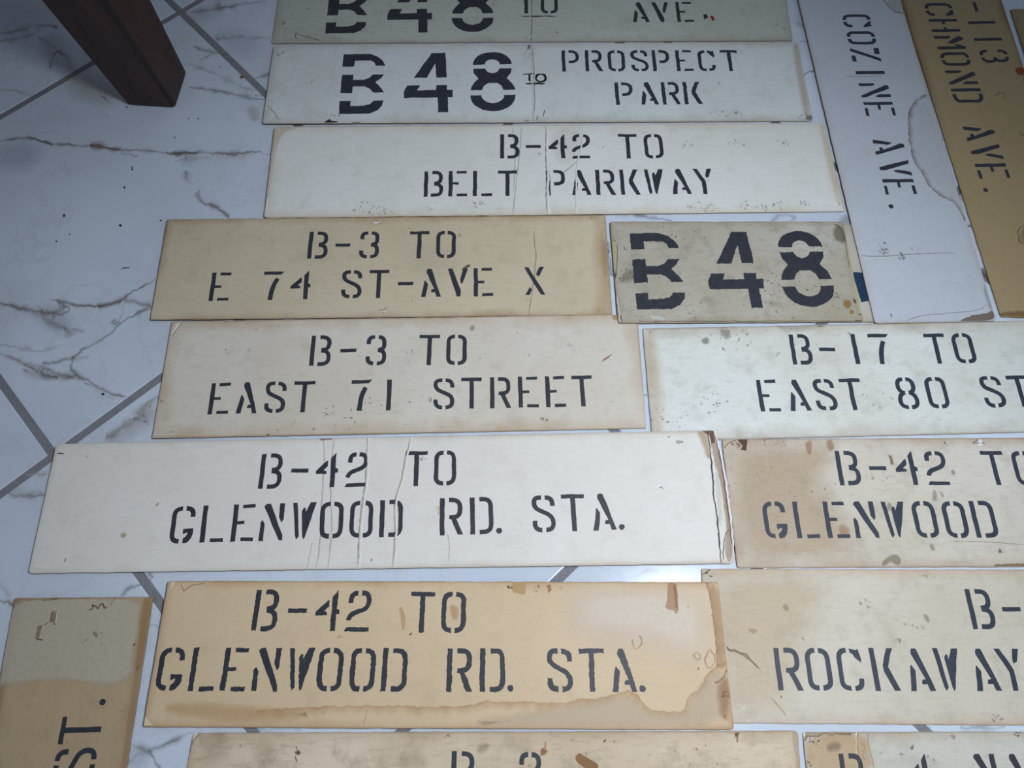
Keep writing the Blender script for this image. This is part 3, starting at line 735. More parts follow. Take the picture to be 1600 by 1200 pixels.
            ('specks', [(0.4094, 0.0754)], 0.00358, (80, 55, 45), 0.9, 9, 0.7), ('line', [(0.4075, 0.0745), (0.4139, 0.0763)], 0.00089, (120, 118, 110), 0.7),
            ('specks', [(0.393, 0.0823)], 0.00269, (50, 48, 46), 0.8, 3, 0.6),
            ('blob', [(-0.3478, -0.0388), (-0.3439, -0.0371), (-0.3398, -0.0406), (-0.3426, -0.044), (-0.347, -0.043)], 0.00127, (190, 172, 140), 0.7),
            ('line', [(-0.4569, 0.075), (-0.4523, 0.074), (-0.4471, 0.0744)], 0.00177, (110, 110, 105), 0.8),
            ('specks', [(-0.3068, 0.0002)], 0.00173, (120, 118, 110), 0.9, 2, 0.8), ('specks', [(-0.4159, 0.0688)], 0.00354, (120, 118, 110), 0.6, 4, 0.8),
            ('line', [(-0.4141, -0.0695), (-0.4147, -0.0745)], 0.0021, (170, 155, 125), 0.6),
            ('line', [(-0.0128, -0.0776), (-0.0135, -0.0809)], 0.00126, (50, 48, 46), 0.9), ('specks', [(-0.1484, -0.071)], 0.0042, (50, 48, 46), 0.7, 2, 0.6),
            ('blob', [(-0.0961, 0.091), (-0.0764, 0.0911), (-0.078, 0.0879), (-0.0922, 0.0872)], 0.00134, (110, 80, 55), 0.7),
            ('blob', [(0.0706, -0.0083), (0.0775, -0.0102), (0.0777, -0.0216), (0.0726, -0.0206)], 0.00173, (235, 215, 185), 0.7),
            ('specks', [(0.0498, 0.0586)], 0.00354, (120, 118, 110), 0.7, 8, 0.7), ('specks', [(0.4406, -0.0497)], 0.00512, (238, 238, 234), 0.8, 6, 0.7),
            ('blob', [(-0.4587, -0.086), (-0.4569, -0.0795), (-0.4386, -0.0831), (-0.4048, -0.0862), (-0.4126, -0.0885)], 0.00167, (238, 234, 222), 0.6)]},
 {'key': 'J',
  'loc': (-0.0884, 0.0514, 0.0042),
  'ang': -0.0015,
  'corners': [(-0.3579, 0.0863), (0.3569, 0.0872), (0.3578, -0.0872), (-0.3568, -0.0863)],
  'tilt': -0.0014,
  'r': 0.004,
  'mat': ((214, 192, 160), (170, 120, 70), 0.007, 0.45, 0.22, 14),
  'label': 'peach tan water-stained cardboard sign, lower of the two full B-42 TO GLENWOOD RD. STA. signs',
  'text': [{'part': 'route_lettering',
            's': 'B-42TO',
            'xs': [-0.2258, -0.1852, -0.147, -0.1075, -0.026, 0.0141],
            'x0': -0.1129,
            'y0': 0.0242,
            'slope': -0.0081,
            'h': 0.0503,
            'rough': 0.9},
           {'part': 'destination_lettering',
            's': 'GLENWOODRD.STA.',
            'xs': [-0.3349, -0.294, -0.2543, -0.2158, -0.1736, -0.1367, -0.0964, -0.0568, 0.0239, 0.0649, 0.0871, 0.1486, 0.1883, 0.2284, 0.2503],
            'x0': -0.0381,
            'y0': -0.0456,
            'slope': 0.0012,
            'h': 0.0504,
            'rough': 0.9}],
  'marks': [('blob', [(0.1719, 0.0861), (0.338, 0.0851), (0.3371, -0.007), (0.2505, 0.0155), (0.17, 0.0229)], 0.05817, (238, 228, 214), 0.65),
            ('wet',
             [(-0.2224, -0.0688), (-0.1645, -0.0636), (-0.1061, -0.0627), (-0.0475, -0.0618), (-0.0084, -0.0632), (0.0307, -0.063), (0.0517, -0.0572), (0.0892, -0.0571),
              (0.1245, -0.057), (0.1519, -0.059), (0.1677, -0.0547), (0.1772, -0.0525), (0.1928, -0.0546), (0.215, -0.0495), (0.231, -0.0436), (0.2404, -0.0457),
              (0.2492, -0.0559), (0.2548, -0.0652), (0.2687, -0.0676), (0.2843, -0.0676), (0.2974, -0.0693), (0.3023, -0.0586), (0.3071, -0.0484), (0.3219, -0.0418),
              (0.3287, -0.0279), (0.3374, -0.0204), (0.346, -0.0144), (0.3561, -0.0092)],
             0.01012, (196, 152, 98), 0.42, -1),
            ('wet', [(0.3397, 0.0859), (0.3425, 0.0803), (0.3439, 0.0611), (0.3462, 0.0351), (0.3459, 0.0082), (0.3436, -0.0144)], 0.00998, (175, 125, 85), 0.55, 1),
            ('blob', [(0.3445, 0.0835), (0.3561, 0.0836), (0.3588, -0.0144), (0.346, -0.0144), (0.3466, 0.0312)], 0.00415, (205, 170, 130), 0.5),
            ('blob',
             [(0.1675, -0.0604), (0.2348, -0.0472), (0.2545, -0.0702), (0.2979, -0.0729), (0.3134, -0.0477), (0.3352, -0.0264), (0.3535, -0.0189), (0.3558, -0.084),
              (0.1513, -0.0847), (0.0119, -0.0837)],
             0.01095, (214, 198, 174), 0.55),
            ('blob', [(-0.3334, -0.0577), (-0.2072, -0.0659), (-0.1601, -0.0686), (-0.1593, -0.0758), (-0.2365, -0.0788), (-0.3308, -0.072)], 0.00938, (206, 172, 120),
             0.38),
            ('blob', [(0.2899, 0.0866), (0.3024, 0.0866), (0.3018, 0.0491), (0.2975, 0.0467), (0.2963, 0.0522), (0.284, 0.0529), (0.2903, 0.0704)], 0.0015,
             (186, 138, 96), 0.5),
            ('blob', [(0.2981, 0.085), (0.3022, 0.085), (0.3019, 0.0506), (0.2989, 0.0546)], 0.0015, (158, 108, 68), 0.38),
            ('blob', [(0.0888, 0.0875), (0.1071, 0.0875), (0.1062, 0.0738), (0.1029, 0.069), (0.0971, 0.073), (0.0888, 0.0729)], 0.0015, (205, 170, 120), 0.75),
            ('blob', [(0.1336, 0.0828), (0.1386, 0.0836), (0.1401, 0.0763), (0.1359, 0.0723)], 0.001, (175, 125, 85), 0.6),
            ('specks', [(0.1203, 0.0779)], 0.00497, (150, 105, 70), 0.6, 7, 0.8), ('specks', [(0.1509, 0.0764)], 0.00497, (150, 105, 70), 0.5, 6, 0.8),
            ('wet', [(0.2409, 0.0162), (0.2413, 0.0094), (0.245, 0.0041), (0.25, 0.0079), (0.2521, 0.0155), (0.2492, 0.0201)], 0.00242, (170, 130, 90), 0.7, -1),
            ('wet', [(0.3168, -0.0018), (0.318, -0.0063), (0.3228, -0.0063), (0.3241, -0.001), (0.321, 0.0005), (0.3168, -0.0018)], 0.00201, (170, 130, 90), 0.5, -1),
            ('wet', [(0.3357, 0.0028), (0.3307, -0.007), (0.3308, -0.0145), (0.3361, -0.0174), (0.3423, -0.0114), (0.3416, -0.0024), (0.3382, 0.0036), (0.3357, 0.0028)],
             0.00241, (170, 125, 90), 0.6, -1),
            ('wet', [(0.3407, -0.0352), (0.3475, -0.0307), (0.3543, -0.0263), (0.3566, -0.0196)], 0.00317, (160, 105, 70), 0.7, 1),
            ('blob', [(0.3425, -0.0403), (0.3491, -0.0307), (0.3587, -0.0292), (0.3583, -0.0475), (0.3505, -0.0763), (0.3431, -0.0728), (0.3434, -0.0548)], 0.00711,
             (172, 118, 76), 0.42),
            ('specks', [(0.3536, -0.0476)], 0.00472, (120, 75, 45), 0.8, 14, 0.7),
            ('blob', [(-0.0563, 0.0549), (-0.0513, 0.0533), (-0.0474, 0.0439), (-0.0472, 0.026), (-0.0505, 0.026), (-0.0522, 0.0416)], 0.00164, (205, 175, 130), 0.8),
            ('blob', [(0.0092, 0.0575), (0.02, 0.0552), (0.0204, 0.041), (0.0123, 0.0394)], 0.00328, (205, 172, 128), 0.6),
            ('specks', [(-0.0405, 0.0214)], 0.00243, (50, 48, 46), 0.9, 2, 0.7), ('specks', [(-0.1283, 0.0173)], 0.00323, (150, 120, 90), 0.7, 6, 0.7),
            ('line', [(-0.3396, 0.0811), (-0.3347, 0.0722), (-0.3328, 0.0755), (-0.3255, 0.0811), (-0.3093, 0.0836)], 0.00124, (160, 125, 90), 0.6),
            ('line', [(-0.0903, -0.0833), (-0.0888, -0.0741), (-0.0871, -0.0655)], 0.00093, (190, 160, 120), 0.6),
            ('specks', [(0.0863, 0.0794)], 0.00249, (50, 48, 46), 0.7, 4, 0.9), ('specks', [(0.3209, -0.0182)], 0.00159, (50, 48, 46), 0.8, 2, 0.6),
            ('specks', [(0.313, 0.0562)], 0.00164, (120, 118, 110), 0.8, 2, 0.8),
            ('blob', [(-0.3537, 0.0722), (-0.3527, 0.0851), (-0.3469, 0.0851)], 0.00124, (240, 232, 215), 0.7),
            ('blob', [(-0.3555, -0.0848), (-0.3562, -0.0735), (-0.352, -0.0792), (-0.3439, -0.0848)], 0.00116, (240, 228, 195), 0.8)]},
 {'key': 'K',
  'loc': (0.6565, 0.062, 0),
  'ang': -0.003,
  'corners': [(-0.4079, 0.0923), (0.415, 0.094), (0.4055, -0.094), (-0.4126, -0.0923)],
  'r': 0.002,
  'mat': ((205, 199, 186), (180, 130, 85), 0.009, 0.4, 0.45, 15),
  'label': 'cream cardboard sign cut by the right edge, reading ROCKAWAY below B-',
  'text': [{'part': 'route_lettering', 's': 'B-', 'xs': [-0.0535, -0.014], 'x0': -0.0337, 'y0': 0.0186, 'slope': 0.0049, 'h': 0.0495},
           {'part': 'destination_lettering',
            's': 'ROCKAWAY',
            'xs': [-0.311, -0.2727, -0.2335, -0.191, -0.1471, -0.1107, -0.0656, -0.0337],
            'x0': -0.1706,
            'y0': -0.0549,
            'slope': 0.0024,
            'h': 0.0499}],
  'marks': [('line',
             [(-0.3842, -0.0039), (-0.3842, -0.0077), (-0.3779, -0.0092), (-0.3692, -0.0107), (-0.3614, -0.0129), (-0.3573, -0.019), (-0.3516, -0.025),
              (-0.3474, -0.0302)],
             0.00242, (62, 62, 66), 0.8),
            ('line', [(-0.3694, -0.0122), (-0.3632, -0.0145), (-0.3587, -0.0175)], 0.00322, (110, 108, 104), 0.6),
            ('blob', [(-0.3067, 0.0463), (-0.3024, 0.0479), (-0.3009, 0.0408), (-0.3053, 0.0384)], 0.0033, (150, 142, 125), 0.6),
            ('blob', [(-0.1285, 0.0361), (-0.1229, 0.0353), (-0.1221, 0.0275), (-0.1277, 0.0282)], 0.00328, (160, 152, 135), 0.55),
            ('specks', [(-0.1985, 0.0484)], 0.0066, (120, 118, 110), 0.7, 8, 0.8), ('specks', [(-0.2879, 0.0057)], 0.00243, (110, 75, 50), 0.9, 3, 0.7),
            ('line', [(-0.3236, -0.061), (-0.3248, -0.0639)], 0.00126, (90, 60, 40), 0.8), ('specks', [(-0.113, 0.0827)], 0.00669, (50, 48, 46), 0.5, 14, 0.6),
            ('specks', [(-0.1671, 0.0063)], 0.00405, (120, 118, 110), 0.7, 6, 0.7), ('specks', [(-0.1417, 0.0235)], 0.0098, (120, 118, 110), 0.5, 12, 0.8),
            ('blob', [(-0.38, -0.0288), (-0.3759, -0.0281), (-0.3772, -0.0326)], 0.0008, (238, 238, 234), 0.8),
            ('blob', [(-0.3731, -0.0736), (-0.369, -0.0714), (-0.3705, -0.0779), (-0.3735, -0.0765)], 0.00078, (238, 238, 234), 0.8),
            ('blob', [(-0.3425, -0.0294), (-0.3384, -0.0286), (-0.3406, -0.0331)], 0.0008, (238, 238, 234), 0.8),
            ('specks', [(-0.3655, -0.0414)], 0.01988, (238, 238, 234), 0.7, 16, 0.7), ('specks', [(-0.3548, -0.0835)], 0.0125, (238, 238, 234), 0.8, 9, 0.8),
            ('blob', [(-0.3564, 0.0162), (-0.3497, 0.0178), (-0.3435, 0.0147), (-0.3488, 0.0116)], 0.00326, (190, 160, 125), 0.6),
            ('line', [(-0.3365, -0.0633), (-0.3277, -0.0741), (-0.3212, -0.0834)], 0.00158, (195, 170, 135), 0.6),
            ('specks', [(-0.3968, 0.0854)], 0.00502, (90, 65, 45), 0.7, 14, 0.6),
            ('line', [(-0.4069, 0.0845), (-0.4025, 0.0878), (-0.3963, 0.0912)], 0.00126, (50, 48, 46), 0.7),
            ('blob', [(-0.4048, 0.0895), (-0.2375, 0.0878), (-0.2914, 0.0042), (-0.3281, -0.0884), (-0.3985, -0.0909)], 0.05031, (220, 190, 148), 0.28),
            ('specks', [(-0.0665, -0.0857)], 0.00624, (120, 118, 110), 0.7, 10, 0.7)]},
 {'key': 'L',
  'loc': (-0.5302, -0.3103, 0.003),
  'ang': 1.6199,
  'corners': [(-0.424, 0.071), (0.4314, 0.0889), (0.4246, -0.0888), (-0.4321, -0.071)],
  'r': 0.003,
  'mat': ((182, 162, 131), (150, 110, 68), 0.006, 0.4, 0.35, 16),
  'label': 'tan cardboard sign at lower left corner, turned sideways and reading ST.',
  'text': [{'part': 'destination_lettering', 's': 'ST.', 'xs': [0.2362, 0.2714, 0.302], 'x0': 0.2699, 'y0': -0.0479, 'slope': -0.0133, 'h': 0.049}],
  'marks': [('blob',
             [(0.4319, 0.091), (0.4289, 0.0089), (0.4241, -0.0752), (0.3995, -0.0763), (0.3724, -0.0754), (0.3497, -0.0739), (0.3288, -0.0754), (0.321, -0.0531),
              (0.3264, -0.017), (0.3297, 0.0071), (0.3316, 0.031), (0.3288, 0.05), (0.3278, 0.074), (0.3262, 0.0877), (0.35, 0.0897), (0.388, 0.0915)],
             0.00741, (206, 198, 180), 0.68),
            ('blob', [(0.4224, -0.0763), (0.4219, -0.087), (0.3492, -0.0859), (0.3307, -0.0814), (0.3723, -0.0778)], 0.00412, (190, 152, 104), 0.4),
            ('blob', [(0.412, 0.0375), (0.4139, 0.0289), (0.3975, 0.0299), (0.3995, 0.0384)], 0.00065, (150, 120, 95), 0.55),
            ('line', [(0.4139, 0.0289), (0.4069, 0.0309), (0.3975, 0.0308)], 0.00131, (235, 230, 220), 0.9),  # highlight on the lifted staple strip, put into the colour
            ('line', [(0.412, 0.0375), (0.3994, 0.0375)], 0.00106, (120, 90, 70), 0.8), ('specks', [(0.414, 0.0314)], 0.00246, (238, 238, 234), 0.9, 4, 0.7),
            ('line', [(0.3969, 0.033), (0.3967, 0.029)], 0.00122, (90, 65, 50), 0.8),
            ('blob', [(0.3954, 0.0521), (0.3959, 0.0457), (0.3782, 0.0455), (0.38, 0.0523)], 0.00065, (150, 120, 95), 0.55),
            ('line', [(0.3959, 0.0457), (0.3875, 0.0473), (0.379, 0.0465)], 0.0013, (220, 212, 200), 0.8),  # the other strip's highlight, likewise coloured in
            ('line', [(0.3791, 0.0497), (0.378, 0.0423)], 0.00129, (90, 65, 50), 0.8), ('line', [(0.3959, 0.0449), (0.3987, 0.039)], 0.00106, (130, 100, 80), 0.7),
            ('line',
             [(0.4113, -0.0088), (0.4142, -0.0148), (0.4191, -0.0124), (0.4157, -0.0178), (0.4116, -0.021), (0.4178, -0.0224), (0.4192, -0.0262), (0.4128, -0.0289),
              (0.4158, -0.0325)],
             0.0018, (115, 88, 55), 0.75),
            ('line', [(0.4269, 0.0525), (0.4269, 0.0427), (0.4276, 0.0331)], 0.00107, (110, 80, 55), 0.7),
            ('line', [(0.4164, -0.0364), (0.4235, -0.0378), (0.4257, -0.0407)], 0.00098, (130, 100, 70), 0.6),
            ('blob', [(0.3866, -0.0194), (0.3809, -0.0268), (0.3779, -0.0257), (0.3812, -0.0203)], 0.00243, (130, 120, 105), 0.5),
            ('specks', [(0.3671, -0.0259)], 0.02413, (120, 118, 110), 0.5, 14, 0.7), ('specks', [(0.2591, -0.0103)], 0.00154, (50, 48, 46), 0.8, 2, 0.7),
            ('specks', [(0.2906, -0.0687)], 0.00156, (50, 48, 46), 0.7, 2, 0.6), ('specks', [(0.3672, -0.0737)], 0.00161, (50, 48, 46), 0.8, 2, 0.7),
            ('specks', [(0.4029, -0.0872)], 0.00245, (110, 75, 45), 0.7, 4, 0.6)]},
 {'key': 'M',
  'loc': (-0.0236, -0.1239, 0),
  'ang': 0.0034,
  'corners': [(-0.361, 0.0844), (0.3714, 0.0856), (0.3587, -0.0855), (-0.369, -0.0845)],
  'r': 0.006,
  'mat': ((214, 199, 179), (150, 125, 90), 0.01, 0.4, 0.95, 17),
  'label': 'mottled cream cardboard sign at bottom centre, only the tops of B-2 visible',
  'text': [{'part': 'route_lettering', 's': 'B-2', 'xs': [-0.034, 0.0086, 0.0451], 'x0': 0.0066, 'y0': 0.0185, 'slope': -0.0136, 'h': 0.0447}],
  'marks': [('specks', [(-0.2334, 0.064)], 0.00307, (130, 85, 40), 0.9, 5, 1.0),
            ('blob', [(-0.2335, 0.0647), (-0.2295, 0.0633), (-0.2306, 0.0598), (-0.2338, 0.0612)], 0.00077, (125, 80, 40), 0.85),
            ('blob', [(-0.2354, 0.0688), (-0.2332, 0.0695), (-0.2336, 0.066)], 0.00062, (140, 95, 50), 0.8),
            ('line', [(-0.2351, 0.0585), (-0.2322, 0.053)], 0.00153, (150, 105, 60), 0.8), ('specks', [(-0.3009, 0.0696)], 0.00154, (50, 48, 46), 0.8, 2, 0.6),
            ('blob', [(0.0584, 0.0649), (0.0631, 0.0669), (0.0669, 0.0635), (0.0637, 0.0593), (0.0591, 0.0593)], 0.00154, (165, 110, 75), 0.75),
            ('line', [(0.0655, 0.0746), (0.0647, 0.0697), (0.063, 0.0648)], 0.00232, (190, 150, 110), 0.6),
            ('blob',
             [(0.1045, 0.0627), (0.1104, 0.0586), (0.1165, 0.0558), (0.1224, 0.0524), (0.1276, 0.0489), (0.1274, 0.0442), (0.1137, 0.0442), (0.1048, 0.0497),
              (0.0996, 0.0551)],
             0.00092, (150, 112, 70), 0.85),
            ('blob', [(0.2943, 0.0833), (0.2997, 0.0833), (0.2967, 0.0777), (0.2946, 0.0791)], 0.00093, (120, 75, 50), 0.7),
            ('line', [(0.297, 0.0798), (0.2961, 0.0728)], 0.00232, (170, 130, 95), 0.6), ('specks', [(0.2446, 0.0659)], 0.00154, (120, 60, 35), 0.9, 2, 1),
            ('specks', [(0.135, 0.0751)], 0.00232, (50, 48, 46), 0.8, 3, 0.7), ('specks', [(-0.0558, 0.0811)], 0.00309, (50, 48, 46), 0.7, 3, 0.7),
            ('blob', [(-0.0177, 0.0664), (-0.0101, 0.0733), (-0.0023, 0.0698), (-0.0122, 0.0608)], 0.00615, (150, 145, 125), 0.35),
            ('blob', [(-0.2876, 0.0738), (-0.2688, 0.0772), (-0.2586, 0.0564), (-0.2811, 0.0531)], 0.01542, (180, 165, 135), 0.22),
            ('blob', [(-0.3388, 0.0808), (-0.3156, 0.0808), (-0.3193, 0.0531), (-0.3493, 0.0498)], 0.01546, (175, 165, 140), 0.22),
            ('blob', [(-0.1134, 0.0596), (-0.0829, 0.063), (-0.0745, 0.0459), (-0.105, 0.0459)], 0.01073, (180, 170, 150), 0.25),
            ('wet', [(-0.3599, 0.0635), (-0.3605, 0.0718), (-0.3571, 0.0795), (-0.3516, 0.0837)], 0.00384, (160, 140, 110), 0.6, 1),
            ('blob', [(-0.3611, 0.0614), (-0.3609, 0.0739), (-0.3574, 0.0809), (-0.3532, 0.0837), (-0.3601, 0.0837)], 0.00077, (234, 228, 212), 0.8),
            ('specks', [(0.2463, 0.0522)], 0.02294, (120, 118, 110), 0.5, 20, 0.8), ('specks', [(0.0863, 0.0731)], 0.04628, (120, 118, 110), 0.5, 20, 0.7)]},
 {'key': 'N',
  'loc': (0.7162, -0.1223, 0),
  'ang': 0.003,
  'corners': [(-0.3632, 0.0847), (0.3753, 0.0856), (0.3568, -0.0853), (-0.3689, -0.085)],
  'r': 0.004,
  'mat': ((204, 204, 197), (160, 125, 85), 0.01, 0.5, 0.6, 18),
  'label': 'cream stained cardboard sign at bottom right corner, only the tops of B-4 NA visible',
  'text': [{'part': 'route_lettering', 's': 'B-4NA', 'xs': [-0.3102, -0.2692, -0.2312, -0.1522, -0.1135], 'x0': -0.2153, 'y0': 0.0152, 'slope': -0.0045, 'h': 0.0456}],
  'marks': [('line', [(-0.298, 0.0853), (-0.3002, 0.0748), (-0.3019, 0.0678), (-0.3011, 0.0595), (-0.302, 0.0458)], 0.00171, (244, 240, 230), 0.9),
            ('line', [(-0.2964, 0.0853), (-0.2987, 0.0748), (-0.2998, 0.0664), (-0.2994, 0.0561)], 0.00101, (140, 105, 75), 0.6),
            ('line', [(-0.285, 0.0839), (-0.2853, 0.0699), (-0.2841, 0.0561), (-0.2844, 0.0458)], 0.00124, (190, 160, 125), 0.6),
            ('line', [(-0.2947, 0.0734), (-0.2903, 0.0678), (-0.2947, 0.0609), (-0.2944, 0.054)], 0.00154, (165, 115, 70), 0.5),
            ('blob', [(-0.3608, 0.0804), (-0.2893, 0.0818), (-0.2853, 0.0699), (-0.288, 0.039), (-0.364, 0.0392)], 0.00619, (218, 180, 130), 0.45),
            ('wet', [(-0.365, 0.0631), (-0.3641, 0.0735), (-0.3577, 0.0804), (-0.3358, 0.0818), (-0.3049, 0.0811)], 0.00461, (140, 95, 60), 0.55, 1),
            ('blob', [(-0.3377, 0.0699), (-0.3215, 0.0748), (-0.319, 0.0665), (-0.3342, 0.063)], 0.00462, (150, 135, 120), 0.5),
            ('specks', [(-0.3524, 0.0748)], 0.0054, (100, 60, 35), 0.8, 12, 0.8), ('specks', [(-0.364, 0.0493)], 0.00458, (100, 60, 35), 0.7, 9, 0.7),
            ('blob', [(-0.3632, 0.0847), (-0.3601, 0.0847), (-0.3651, 0.07)], 0.00039, (240, 238, 230), 0.9),
            ('specks', [(-0.1046, 0.0829)], 0.00465, (50, 48, 46), 0.7, 10, 0.8),
            ('blob', [(-0.1847, 0.0816), (-0.1786, 0.0816), (-0.1806, 0.076), (-0.1842, 0.0774)], 0.00232, (160, 150, 135), 0.5),
            ('specks', [(-0.2343, 0.067)], 0.00154, (90, 60, 45), 0.9, 2, 0.9), ('specks', [(-0.2144, 0.0698)], 0.04624, (120, 118, 110), 0.5, 16, 0.7)]}]
